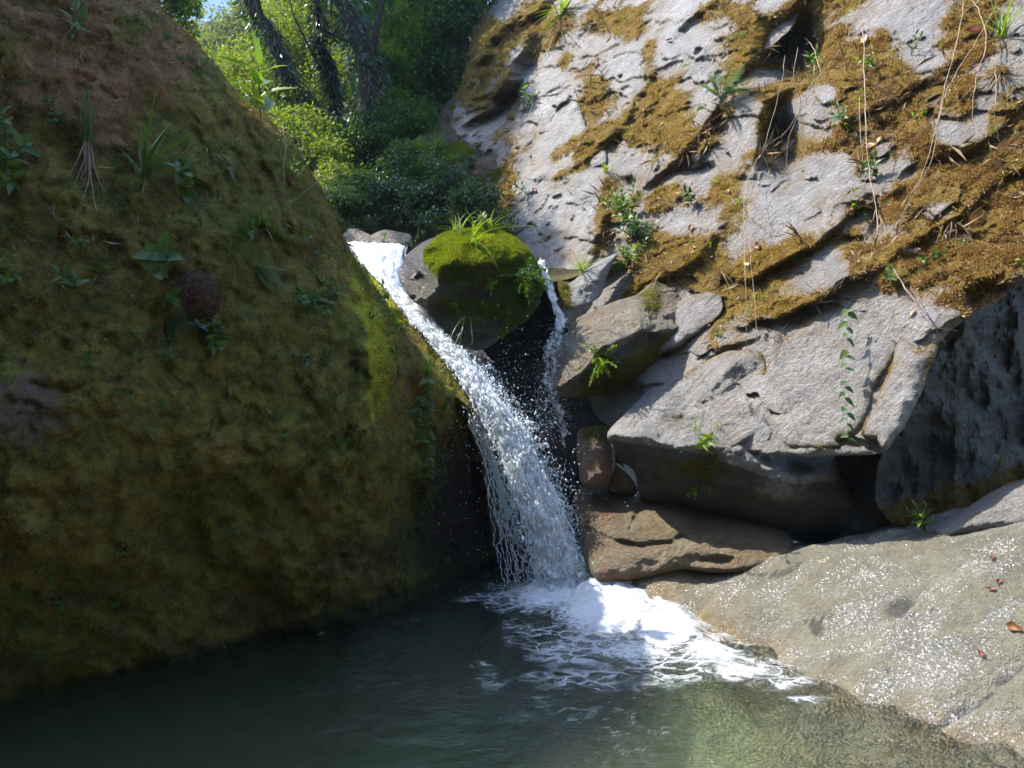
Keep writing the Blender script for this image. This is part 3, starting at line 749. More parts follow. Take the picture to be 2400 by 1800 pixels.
SLABS = [  # outline, k (depth factor against the cliff plane), thickness, label
    ([(1265, 140), (1310, 115), (1345, 130), (1352, 220), (1385, 320), (1420, 360), (1410, 392), (1312, 412), (1272, 436), (1247, 400), (1250, 300), (1260, 200)], .992, .06, None),
    ([(1255, 500), (1312, 432), (1420, 398), (1424, 470), (1420, 540), (1380, 590), (1320, 604), (1266, 572), (1252, 530)], .99, .07, None),
    ([(1745, 520), (1790, 470), (1860, 420), (1940, 372), (1985, 360), (2012, 390), (2018, 440), (1985, 495), (1930, 530), (1860, 545), (1790, 555)], .982, .08, 'pale grey wedge-shaped slab'),
    ([(1802, 831), (1868, 759), (1944, 716), (2070, 661), (2110, 700), (2117, 763), (2105, 820), (2060, 900), (2025, 1000), (1965, 1034), (1962, 1050), (1806, 1040), (1797, 925)], .985, .08, 'broad pale grey slab with a hairline crack'),
    ([(2112, 790), (2150, 815), (2196, 812), (2140, 955), (2078, 1050), (2055, 1030), (2020, 1020), (2040, 960), (2080, 880)], .978, .07, None),
    ([(1610, 872), (1690, 830), (1780, 822), (1792, 880), (1780, 935), (1720, 950), (1640, 965), (1600, 930)], .975, .06, 'smooth bluish white slab of quartz-rich rock'),
    ([(1600, 90), (1660, 30), (1740, -10), (1872, -12), (1858, 60), (1790, 125), (1745, 150), (1700, 132), (1640, 165), (1605, 205)], .988, .07, None),
    ([(1420, 100), (1470, 90), (1530, 130), (1530, 190), (1500, 240), (1430, 260), (1412, 200)], .994, .05, None),
    ([(2060, 0), (2140, -20), (2260, -10), (2250, 60), (2190, 120), (2110, 120), (2065, 80)], .99, .06, None),
    ([(1460, 330), (1520, 300), (1560, 320), (1540, 370), (1470, 420), (1430, 400)], .99, .05, None),
    ([(1560, 720), (1640, 690), (1690, 690), (1680, 740), (1610, 800), (1540, 830), (1510, 800)], .975, .08, None),
]
for k, (ol, kk, th, lb) in enumerate(SLABS):
    pts = [(ol[0][0], ol[0][1]), (ol[len(ol) // 3][0], ol[len(ol) // 3][1]), (ol[2 * len(ol) // 3][0], ol[2 * len(ol) // 3][1])]
    pl = [(x, y, cliffD(x, y, kk)) for x, y in pts]
    mb = lambda X, Y, P, m, k=k: 0.02 + 0.42 * smooth(.12, 0.0, m) + .22 * fbm(P * 3.1 + k, 4)
    s_ = rock('rock_slab', ol, pl, M['cliff'], T=th, R=.09, back=.35, step=4, noise=((1.6, .035, 3), (6, .014, 3), (20, .007, 3), (60, .0025, 2)), spacing=10, jitter=5, mossf=mb, parent=cliff, seed=k * 5 + 2, facets=3 if k != 3 else 0)
    if lb: s_['label'] = lb

# ---- boulders --------------------------------------------------------------
def boul(label, outline, plane, mat, group=None, name='boulder', cat='boulder', **k):
    o = rock(name, outline, plane, M[mat], **k); tag(o, label, cat, group); return o

# the big mossy boulder that fills the left
ridge_px = [(300, -120), (362, 0), (392, 20), (432, 60), (472, 110), (522, 172), (560, 216), (602, 252), (652, 292), (692, 342), (722, 392), (752, 442), (790, 520), (810, 572), (830, 606), (876, 652), (927, 713), (974, 771), (1020, 822), (1053, 866), (1088, 918), (1112, 1000), (1140, 1120), (1165, 1260), (1182, 1400), (1180, 1560)]
LB = [(0, 1660, 4.25), (1150, 1375, 6.4), (640, 280, 5.85)]
def h_left(X, Y, P):
    h = 0.22 * np.exp(-(((X - 250) / 420) ** 2 + ((Y - 900) / 380) ** 2))
    h = h - 0.10 * np.exp(-(((X - 640) / 60) ** 2 + ((Y - 1350) / 160) ** 2))
    # bevel beside the chute, a second corner lower down
    d, t = line_dist(X, Y, [(800, 620), (860, 720), (919, 790), (974, 840), (1024, 905), (1075, 960)])
    h = h + 0.07 * np.exp(-((X - 870 + (Y - 900) * .05) / 40) ** 2) * smooth(650, 760, Y) * smooth(1150, 950, Y)
    h = h - 0.16 * np.exp(-((X - 960) / 40) ** 2) * smooth(830, 950, Y) * smooth(1400, 1100, Y)
    h = h + .045 * smooth(-.02, .10, fbm(P * 1.7 + 4, 4)) + .025 * smooth(0, .06, fbm(P * 4.3 + 9, 4))
    for ln_ in ([(690, 1120), (760, 1040), (830, 985), (870, 930)], [(700, 1085), (770, 1020), (840, 960)], [(270, 860), (340, 870), (420, 850)], [(190, 830), (230, 1000), (210, 1120)], [(600, 330), (660, 450), (700, 560)], [(430, 120), (560, 330), (640, 480)], [(840, 700), (850, 850), (830, 1000)]):
        dl, tl = line_dist(X, Y, ln_)
        h = h - .05 * np.exp(-((dl + 10 * fbm(P * 5, 3)) / 8) ** 2)
    h = h - 0.5 * np.exp(-((X - 1090) / 120) ** 2 - ((Y - 1190) / 210) ** 2)
    h = h - 0.05 * smooth(180, 150, X + 25 * fbm(P * 3, 3)) * smooth(820, 860, Y)
    return h
def hp_left(X, Y, P, m, h):
    # the sloping ledge that carries the left side of the chute and catches the sun
    ly_ = np.interp(X, [780, 830, 870, 919, 974, 1024, 1060, 1092], [585, 632, 692, 758, 826, 892, 928, 950]) + 8 * fbm(P * 4, 3)
    up = (ly_ - Y)
    hs_ = (P[:, 1] - (7.0 - .95 * np.clip((X - 830) / 260, -.2, 1) + .8 * np.clip(up, 0, 200) * .0036)) / .98
    w = smooth(-3, 6, up) * smooth(790, 850, X)
    return h * (1 - w) + hs_ * w
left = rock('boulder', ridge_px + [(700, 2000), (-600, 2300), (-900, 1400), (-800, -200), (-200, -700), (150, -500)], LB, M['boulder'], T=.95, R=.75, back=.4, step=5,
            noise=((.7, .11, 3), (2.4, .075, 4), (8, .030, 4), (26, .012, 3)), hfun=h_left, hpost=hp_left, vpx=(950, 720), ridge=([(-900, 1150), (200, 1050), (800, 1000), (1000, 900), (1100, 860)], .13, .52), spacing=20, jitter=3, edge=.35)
tag(left, 'huge moss-covered boulder in shade that fills the left of the picture', 'boulder')
lme = left.data
lv = np.empty(len(lme.vertices) * 3, np.float32); lme.vertices.foreach_get('co', lv); lv = lv.reshape(-1, 3) + np.array(left.location)
lx, ly = pix(lv.astype(float))
bare = 0.05 + 0 * lx
for cx, cy, rx, ry, s in [(60, 980, 150, 170, .6), (300, 940, 60, 40, .2), (470, 930, 50, 45, .25), (560, 1160, 70, 60, .25), (950, 880, 40, 90, .45), (900, 1230, 160, 130, .35), (1080, 1150, 80, 250, .6), (640, 1350, 140, 100, .3), (230, 1400, 60, 60, .15)]:
    bare += s * np.exp(-((lx - cx) / rx) ** 2 - ((ly - cy) / ry) ** 2)
rust = 0.10 + 0.45 * smooth(520, 150, ly) * smooth(650, 300, lx)
for cx, cy, rx, ry, s in [(150, 120, 120, 120, .35), (260, 290, 60, 50, .4), (430, 150, 90, 120, .25), (60, 480, 100, 140, .3), (430, 960, 90, 70, .35), (100, 830, 100, 70, .3), (560, 1150, 80, 70, .35), (700, 620, 60, 90, .25), (480, 1060, 90, 40, .25)]:
    rust += s * np.exp(-((lx - cx) / rx) ** 2 - ((ly - cy) / ry) ** 2)
lime = 0 * lx  # lime moss; brightest beside the chute, where grazing sun is painted into the colour
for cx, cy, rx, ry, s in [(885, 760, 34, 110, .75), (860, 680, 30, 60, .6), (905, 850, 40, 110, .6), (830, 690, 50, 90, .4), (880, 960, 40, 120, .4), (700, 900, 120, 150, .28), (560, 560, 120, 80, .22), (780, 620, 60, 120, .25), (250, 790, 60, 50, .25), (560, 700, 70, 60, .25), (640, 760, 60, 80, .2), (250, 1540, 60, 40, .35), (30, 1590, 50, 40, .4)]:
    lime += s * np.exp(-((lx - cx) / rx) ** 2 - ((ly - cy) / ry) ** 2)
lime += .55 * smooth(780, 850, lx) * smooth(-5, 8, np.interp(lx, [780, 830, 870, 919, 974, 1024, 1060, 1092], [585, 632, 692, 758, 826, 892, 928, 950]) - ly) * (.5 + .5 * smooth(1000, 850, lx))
wet = .75 * np.exp(-((lx - 1090) / 130) ** 2 - ((ly - 1180) / 260) ** 2) + .8 * smooth(75, 5, (lx * -.262 + 1675) - ly) + .45 * np.exp(-((lx - 860) / 220) ** 2 - ((ly - 1290) / 120) ** 2)  # wet staining, plus undercut shade by the fall painted into the colour
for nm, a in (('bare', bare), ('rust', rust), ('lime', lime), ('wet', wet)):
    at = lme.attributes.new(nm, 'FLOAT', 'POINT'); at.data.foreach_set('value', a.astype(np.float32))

green_up = lambda base, sc=2.5: (lambda X, Y, P, m: base + .35 * fbm(P * sc + 2, 4))
def moss_chock(X, Y, P, m):
    v = 0.75 * smooth(700, 600, Y) * smooth(960, 1040, X) + 0.45 * smooth(1140, 1230, X) + 0.3 * smooth(780, 690, Y) * smooth(1000, 1060, X)
    v = v + .28 * smooth(660, 720, Y) * smooth(960, 1060, X) - .5 * smooth(1000, 950, X)
    return v + .34 * fbm(P * 3.5, 4)
def hp_ch(X, Y, P, m, h):
    sx = (X - 1100) * .0037 + .05 * fbm(P * 3, 3); sy = (Y - 650) * .0037 + .05 * fbm(P * 3 + 7, 3)
    f = np.minimum.reduce([.44 - .12 * sx - .25 * sy, .02 + 1.25 * (sx + .56) - .35 * sy, .44 + 1.1 * (sy + .10), .42 - .95 * (sy + .02), .40 - .9 * (sx - .34)])
    return f * np.sqrt(np.clip(m / .10, 0, 1))
boul('chockstone boulder capped with lime green moss, wedged over the fall', [(990, 568), (1017, 556), (1060, 545), (1100, 538), (1150, 535), (1200, 556), (1245, 597), (1262, 640), (1263, 690), (1241, 737), (1198, 772), (1162, 802), (1125, 820), (1080, 812), (1053, 795), (1006, 736), (963, 701), (941, 661), (938, 632), (957, 595)],
     [(960, 640, 6.75), (1250, 640, 6.75), (1110, 560, 6.95)], 'chock', T=.45, R=.36, back=.6, step=3, hpost=hp_ch, mossf=moss_chock, seed=3,
     noise=((1.8, .12, 3), (5, .035, 3), (18, .007, 3)))
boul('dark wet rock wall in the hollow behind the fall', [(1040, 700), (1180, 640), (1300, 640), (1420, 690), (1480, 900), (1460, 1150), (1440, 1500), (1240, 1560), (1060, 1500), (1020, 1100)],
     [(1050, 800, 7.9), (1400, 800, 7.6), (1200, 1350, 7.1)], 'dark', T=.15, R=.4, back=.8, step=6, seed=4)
boul('small grey wedge stone with a green moss edge above the brown rock', [(1308, 652), (1335, 664), (1375, 630), (1415, 606), (1450, 592), (1434, 622), (1420, 658), (1408, 694), (1364, 716), (1335, 726), (1317, 708)],
     [(1310, 680, 6.7), (1430, 610, 7.0), (1380, 720, 6.6)], 'grey', T=.13, R=.14, back=.4, step=3, seed=5, mossf=lambda X, Y, P, m: .75 * smooth(1355, 1318, X) + .25 * smooth(690, 725, Y) + .25 * fbm(P * 4, 3), facets=3)
boul('rounded brown wet rock beside the thin side fall', [(1290, 830), (1318, 785), (1340, 755), (1371, 730), (1429, 705), (1487, 688), (1545, 650), (1600, 690), (1618, 760), (1596, 835), (1530, 886), (1487, 907), (1422, 927), (1340, 932), (1298, 918)],
     [(1300, 830, 6.25), (1600, 760, 6.3), (1450, 920, 6.32)], 'brown', T=.32, R=.26, back=.8, step=3, seed=6, facets=4, noise=((1.4, .07, 3), (5, .035, 3), (16, .014, 3), (50, .004, 2)), darkf=lambda X, Y, P, m: .85 * smooth(-10, 20, Y - np.interp(X, [1280, 1330, 1393, 1450, 1500, 1620], [915, 888, 850, 810, 772, 775])) * smooth(1330, 1390, X), ridge=([(1280, 915), (1330, 885), (1393, 845), (1450, 800), (1500, 765), (1620, 770)], 1.2, .6),
     mossf=lambda X, Y, P, m: .62 * np.exp(-((X - 1530) / 45) ** 2 - ((Y - 700) / 70) ** 2) + .7 * smooth(0, 60, (Y - 845) + (X - 1393) * .62) * smooth(-20, 60, X - 1340) - .35 * np.exp(-((X - 1440) / 60) ** 2 - ((Y - 770) / 50) ** 2) + .05 + .3 * fbm(P * 3.2, 4))
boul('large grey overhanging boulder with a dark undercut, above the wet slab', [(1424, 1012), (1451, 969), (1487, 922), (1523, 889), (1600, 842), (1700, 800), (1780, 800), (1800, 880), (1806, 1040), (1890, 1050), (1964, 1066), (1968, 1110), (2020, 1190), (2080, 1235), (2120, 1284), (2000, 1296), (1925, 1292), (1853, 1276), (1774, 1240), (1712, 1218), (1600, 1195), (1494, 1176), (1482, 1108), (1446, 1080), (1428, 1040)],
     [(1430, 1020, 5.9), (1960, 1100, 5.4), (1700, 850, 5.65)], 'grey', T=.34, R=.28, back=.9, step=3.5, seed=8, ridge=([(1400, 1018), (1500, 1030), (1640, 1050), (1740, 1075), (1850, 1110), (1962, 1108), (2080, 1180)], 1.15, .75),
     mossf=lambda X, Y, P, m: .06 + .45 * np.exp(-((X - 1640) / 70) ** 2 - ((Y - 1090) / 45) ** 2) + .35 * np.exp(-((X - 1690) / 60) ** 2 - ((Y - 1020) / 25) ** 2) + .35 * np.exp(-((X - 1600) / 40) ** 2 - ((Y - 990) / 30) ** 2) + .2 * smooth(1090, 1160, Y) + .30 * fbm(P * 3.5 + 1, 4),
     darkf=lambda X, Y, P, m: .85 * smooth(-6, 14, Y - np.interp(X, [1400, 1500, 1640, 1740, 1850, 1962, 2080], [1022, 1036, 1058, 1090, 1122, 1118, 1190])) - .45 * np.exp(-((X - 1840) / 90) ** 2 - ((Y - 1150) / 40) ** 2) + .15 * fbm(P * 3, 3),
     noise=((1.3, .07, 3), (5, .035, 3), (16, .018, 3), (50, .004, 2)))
boul('mossy brown block under the grey overhang, left half', [(1352, 1018), (1385, 1002), (1424, 998), (1436, 1040), (1440, 1078), (1432, 1140), (1370, 1142), (1356, 1100)], [(1352, 1060, 6.15), (1440, 1060, 6.15), (1400, 1140, 6.1)], 'stair', T=.14, R=.14, back=.5, step=3, seed=9,
     mossf=lambda X, Y, P, m: .55 * smooth(1090, 1010, Y) + .2 * fbm(P * 4, 3))
boul('rusty brown block under the grey overhang, right half', [(1434, 1082), (1466, 1100), (1486, 1120), (1494, 1156), (1440, 1154), (1428, 1140)], [(1434, 1100, 6.2), (1490, 1120, 6.2), (1460, 1155, 6.2)], 'stair', T=.1, R=.1, back=.4, step=3, seed=10)
boul('low rusty rock step under the overhang, level with the splash', [(1345, 1150), (1420, 1142), (1500, 1150), (1620, 1168), (1720, 1186), (1790, 1212), (1850, 1250), (1866, 1322), (1790, 1337), (1720, 1342), (1650, 1340), (1600, 1335), (1560, 1345), (1490, 1360), (1430, 1365), (1385, 1350), (1360, 1260)],
     [(1360, 1180, 6.25), (1850, 1300, 5.35), (1600, 1190, 5.95)], 'stair', T=.2, R=.2, back=.6, step=3, seed=11, ridge=([(1340, 1225), (1450, 1245), (1590, 1270), (1720, 1300), (1880, 1310)], .5, .2), hfun=lambda X, Y, P: -.05 * np.exp(-(line_dist(X, Y, [(1380, 1240), (1440, 1268), (1500, 1280), (1570, 1272), (1600, 1258)])[0] / 7) ** 2) - .04 * np.exp(-(line_dist(X, Y, [(1500, 1160), (1496, 1200), (1480, 1240)])[0] / 6) ** 2) - .03 * np.exp(-(line_dist(X, Y, [(1640, 1190), (1625, 1230), (1640, 1270)])[0] / 6) ** 2) - .07 * np.exp(-((X - 1680) / 60) ** 2 - ((Y - 1312) / 12) ** 2),
     mossf=lambda X, Y, P, m: .35 * np.exp(-((X - 1420) / 40) ** 2 - ((Y - 1190) / 25) ** 2) + .1 + .2 * fbm(P * 4, 3))
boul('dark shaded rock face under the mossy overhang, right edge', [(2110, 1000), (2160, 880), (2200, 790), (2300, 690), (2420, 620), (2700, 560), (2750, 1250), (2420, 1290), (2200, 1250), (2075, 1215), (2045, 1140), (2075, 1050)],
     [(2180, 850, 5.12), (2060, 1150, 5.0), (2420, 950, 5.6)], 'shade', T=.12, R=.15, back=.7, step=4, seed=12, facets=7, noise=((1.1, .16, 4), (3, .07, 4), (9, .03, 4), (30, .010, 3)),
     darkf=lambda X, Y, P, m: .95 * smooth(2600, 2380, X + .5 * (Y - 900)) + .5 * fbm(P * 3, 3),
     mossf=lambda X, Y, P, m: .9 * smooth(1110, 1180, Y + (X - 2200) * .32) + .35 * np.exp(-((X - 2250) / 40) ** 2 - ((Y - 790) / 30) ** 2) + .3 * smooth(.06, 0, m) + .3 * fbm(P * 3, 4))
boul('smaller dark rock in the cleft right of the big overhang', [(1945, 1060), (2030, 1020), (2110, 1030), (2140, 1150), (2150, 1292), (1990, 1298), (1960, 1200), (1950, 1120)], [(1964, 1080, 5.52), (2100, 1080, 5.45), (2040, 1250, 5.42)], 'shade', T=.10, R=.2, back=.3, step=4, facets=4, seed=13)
boul('pale grey ledge rock with mossy top at the lower right edge', [(2190, 1236), (2244, 1204), (2341, 1140), (2420, 1118), (2700, 1080), (2700, 1300), (2400, 1268), (2250, 1272), (2198, 1262)], [(2200, 1240, 4.85), (2420, 1130, 4.75), (2420, 1260, 4.6)], 'cliff', T=.16, R=.15, back=.6, step=4, seed=14,
     ridge=([(2180, 1262), (2300, 1225), (2440, 1205), (2700, 1200)], .55, .35), mossf=lambda X, Y, P, m: .55 * smooth(1175, 1135, Y + (X - 2341) * .3) + .25 * fbm(P * 4, 3))
g_st = 'brown stones at the lip of the fall'
boul('brown peaked stone at the lip, nearer the mossy boulder', [(798, 556), (825, 534), (851, 542), (872, 552), (880, 572), (836, 582), (800, 580)], [(800, 560, 8.1), (880, 560, 8.1), (840, 590, 8.0)], 'stone', g_st, name='stone', cat='stone', T=.1, R=.1, back=.25, step=2.5, seed=15)
boul('flat-topped brown stone at the lip, nearer the chockstone', [(868, 552), (898, 539), (930, 543), (962, 549), (968, 566), (945, 580), (890, 582), (872, 572)], [(870, 560, 8.0), (965, 560, 8.0), (910, 585, 7.9)], 'stone', g_st, name='stone', cat='stone', T=.1, R=.1, back=.25, step=2.5, seed=16)
boul('dark shaded rock at the left foot of the cliff, above the chockstone', [(960, 345), (1024, 275), (1080, 215), (1120, 260), (1165, 350), (1200, 430), (1250, 500), (1250, 580), (1100, 620), (980, 600), (945, 520), (940, 420)], [(1000, 330, 10.8), (1230, 480, 9.15), (1000, 560, 8.9)], 'soilrock', T=.12, R=.2, back=.6, step=4, seed=17, facets=8, noise=((1.2, .16, 3), (4, .08, 4), (12, .03, 4)), mossf=lambda X, Y, P, m: .3 + .4 * fbm(P * 2, 4))
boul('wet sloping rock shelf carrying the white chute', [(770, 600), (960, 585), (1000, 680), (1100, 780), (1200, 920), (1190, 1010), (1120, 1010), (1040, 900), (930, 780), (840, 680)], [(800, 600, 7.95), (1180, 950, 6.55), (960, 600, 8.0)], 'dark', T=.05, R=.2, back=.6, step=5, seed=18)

bpy.context.view_layer.update()
DG = bpy.context.evaluated_depsgraph_get()
def hit(px, py, dflt=None):
    d = Vector(((px - 1200) / F, 1, (900 - py) / F)).normalized()
    ok, loc, nr, *_ = S.ray_cast(DG, Vector(CAM), d)
    if ok:
        return loc.copy(), (nr if nr.dot(d) < 0 else -nr).copy()
    D = dflt or 6.0
    return V(px, py, D), Vector((0, -1, 0))

# ------------------------------------------------------------------ moss as geometry: tufts standing on the rock
def tufts(me, off, n, weight, L, mat, name, parent, grav=0.4, spread=0.7, wid=0.3, blades=3):
    P, Nn = sample_mesh(me, n, weight)
    P = np.repeat(P, blades, 0); Nn = np.repeat(Nn, blades, 0)
    d = Nn + spread * rng.normal(size=P.shape) + np.array([0, 0, -grav])
    Ls = L * (0.5 + rng.random(len(P)))
    v, f = leaf_cloud(P - Nn * 0.004, d, rng.normal(size=P.shape), Ls, wid, .1)
    return link(name, make_mesh(name, v, f, mat, False), parent, None, 'stuff')

def get_attr(me, k):
    a = np.empty(len(me.vertices), np.float32); me.attributes[k].data.foreach_get('value', a); return a

def get_co(o):
    a = np.empty(len(o.data.vertices) * 3, np.float32); o.data.vertices.foreach_get('co', a); return a.reshape(-1, 3).astype(float)
cm = get_attr(cliff.data, 'moss')
cv = np.empty(len(cliff.data.vertices) * 3, np.float32); cliff.data.vertices.foreach_get('co', cv); cv = cv.reshape(-1, 3).astype(float) + np.array(cliff.location)
cpx, cpy = pix(cv)
inview = ((cpx > 900) & (cpx < 2500) & (cpy > -80) & (cpy < 1200)).astype(float) / np.maximum(cv[:, 1], 3) ** 1.2
lump = smooth(-.1, .5, fbm(cv * 5, 3))
tufts(cliff.data, None, 62000, inview * smooth(.44, .62, cm) * (0.30 + lump), 0.016, M['moss_gold'], 'moss', cliff, .3, .8)
tanw = smooth(.40, .62, cm) * smooth(1850, 2250, cpx + 200 * fbm(cv * 1.5, 3)) + smooth(.42, .6, cm) * .5 * np.exp(-((cpx - 1820) / 60) ** 2 - ((cpy - 800) / 40) ** 2)
tufts(cliff.data, None, 42000, inview * tanw * lump, 0.026, M['moss_tan'], 'dry_moss', cliff, .6, .9, .28)
for o in [c for c in cliff.children if c.name.startswith('rock_slab')]:
    w = smooth(.42, .56, get_attr(o.data, 'moss'))
    if w.sum() > 60:
        tufts(o.data, None, int(min(2600, 1.2 * w.sum())), w, 0.016, M['moss_gold'], 'moss', o, .3, .8)
for o in list(C.objects):
    if o.get('category') == 'boulder' and o is not left and 'moss' in o.data.attributes:
        w = smooth(.42, .56, get_attr(o.data, 'moss'))
        if w.sum() > 150:
            lime = 'chockstone' in o['label']
            mt = 'moss_lime' if lime else ('moss_gold' if 'mossy top' in o['label'] or 'shaded' in o['label'] else 'moss_olive')
            if lime: tufts(o.data, None, 9000, w * smooth(0, .3, fbm(get_co(o) * 5, 3)), .02, M['moss_olive'], 'dark_moss', o, .8, .8)
            tufts(o.data, None, 22000 if lime else int(min(7000, w.sum())), w, 0.024 if lime else 0.014, M[mt], 'moss', o, .5, .7)
lw = smooth(.04, .2, lv[:, 2]) * smooth(.7, .3, wet) * smooth(.75, .4, bare + .25 * fbm(lv.astype(float) * 4, 3)) * ((lx > -60) & (lx < 1250) & (ly < 1700) & (ly > -60)) / np.maximum(lv[:, 1], 3)
tufts(lme, None, 90000, lw * (0.3 + smooth(-.3, .5, fbm(lv.astype(float) * 3.5, 4))), 0.017, M['moss_olive'], 'moss', left, 1.0, .6, .22)

# ------------------------------------------------------------------ water
def poolmask(X, Y, blobs):
    m = 0 * X
    for cx, cy, rx, ry, s in blobs:
        m = np.maximum(m, s * np.exp(-(((X - cx) / rx) ** 2 + ((Y - cy) / ry) ** 2)))
    return m
X, Y, q = grid_xy(np.arange(-4.6, 4.6, .022), np.arange(0.2, 7.6, .022))
PX, PY = pix(np.stack([X, Y, 0 * X], 1))
fx, fy = G(1320, 1430)
r = np.sqrt((X - fx) ** 2 + (Y - fy) ** 2)
P0 = np.stack([X, Y, 0 * X], 1)
chop = np.exp(-(r / 1.5) ** 2) + 0.5 * np.exp(-((PX - 1300) / 500) ** 2) * smooth(1850, 1400, PY) + .25 * smooth(900, 1500, PX) + .45 * smooth(1450, 1800, PX)
warp = P0 + .12 * np.stack([fbm(P0 * 2, 2), fbm(P0 * 2 + 9, 2), 0 * X], 1)
wv = fbm(warp * np.array([2.6, 3.4, 1]), 3) * .022 + ridged(warp * np.array([6, 8, 1]), 2) * .006 + fbm(warp * np.array([15, 19, 1]), 2) * .003
Zw = (0.12 + 1.5 * chop) * wv
Zw -= Zw.mean()
n0 = len(X)
nx_, ny_ = len(np.arange(-4.6, 4.6, .022)), len(np.arange(0.2, 7.6, .022))
ii = np.arange(n0).reshape(ny_, nx_)
loop = np.concatenate([ii[0, :-1], ii[:-1, -1], ii[-1, :0:-1], ii[:0:-1, 0]])
low = np.stack([X[loop], Y[loop], np.full(len(loop), -2.2)], 1)
k = np.arange(len(loop)); k2 = (k + 1) % len(loop)
side = np.stack([loop[k], n0 + k, n0 + k2, loop[k2]], 1)
wverts = np.vstack([np.stack([X, Y, Zw], 1), low, [[0, 4, -2.2]]])
bot = np.stack([n0 + k, np.full(len(k), n0 + len(loop)), n0 + k2], 1)
pool = link('pool_water', make_mesh('pool_water', wverts, [q, side, bot], M['water'], True, {'chop': np.concatenate([chop, np.zeros(len(loop) + 1)])}), kind='structure')

# foam lying and heaping on the pool below the fall
X, Y, q = grid_xy(np.arange(-.9, 1.75, .011), np.arange(3.6, 6.6, .011))
PX, PY = pix(np.stack([X, Y, 0 * X], 1)); P0 = np.stack([X, Y, 0 * X], 1)
fm = poolmask(PX, PY, [(1420, 1440, 150, 85, 1.25), (1300, 1410, 150, 50, 1.1), (1560, 1490, 120, 55, 1.1), (1670, 1540, 110, 45, .9), (1480, 1530, 170, 60, .85), (1330, 1520, 120, 60, .7), (1190, 1405, 100, 22, .75), (1090, 1412, 60, 10, .62), (1740, 1575, 130, 34, .85), (1830, 1610, 90, 22, .7),
                      (1380, 1600, 200, 50, .5), (1250, 1480, 90, 70, .6), (1560, 1590, 200, 40, .55), (1300, 1700, 200, 90, .36), (1900, 1650, 90, 16, .5), (1150, 1600, 90, 90, .30)])
mound = poolmask(PX, PY, [(1440, 1415, 120, 55, .17), (1320, 1400, 90, 40, .13), (1560, 1450, 80, 45, .10), (1640, 1500, 70, 40, .05), (1230, 1405, 60, 16, .04)])
wv = fbm(P0 * np.array([5, 6, 1]), 4)
Zf = 0.02 + mound * (1 + .22 * wv + .05 * fbm(P0 * 22, 3)) + 0.016 * fm * (wv + .3 * fbm(P0 * 17, 3))
keep = (fm > .12)[q].all(1)
q = q[keep]; used = np.unique(q); rm = np.full(len(X), -1); rm[used] = np.arange(len(used))
foam = link('foam', make_mesh('foam', np.stack([X, Y, Zf], 1)[used], rm[q], M['foam'], True, {'alpha': fm[used] * 1.0 - .12}), kind='stuff')

# the main fall: a white sheet that slides over the boulder's flank and then drops free
Ledge = [(806, 566, 7.75), (830, 606, 7.50), (876, 652, 7.22), (927, 713, 6.92), (974, 771, 6.66), (1020, 822, 6.48), (1053, 866, 6.34), (1088, 918, 6.22), (1106, 950, 6.2), (1136, 1000, 6.17), (1162, 1055, 6.14), (1180, 1108, 6.12), (1194, 1165, 6.1), (1206, 1210, 6.08), (1222, 1262, 6.06), (1238, 1330, 6.04), (1250, 1405, 6.0)]
Redge = [(962, 574), (955, 600), (945, 654), (956, 687), (1003, 734), (1046, 777), (1075, 806), (1104, 839), (1132, 868), (1168, 925), (1200, 968), (1240, 1010), (1258, 1060), (1292, 1130), (1325, 1200), (1362, 1290), (1395, 1400)]
def rows(a, n): return resample(catmull(a, 8, False), n)
ns, nt = 520, 120
La = rows(Ledge, ns); Ra = rows([(x, y, 0) for x, y in Redge], ns)
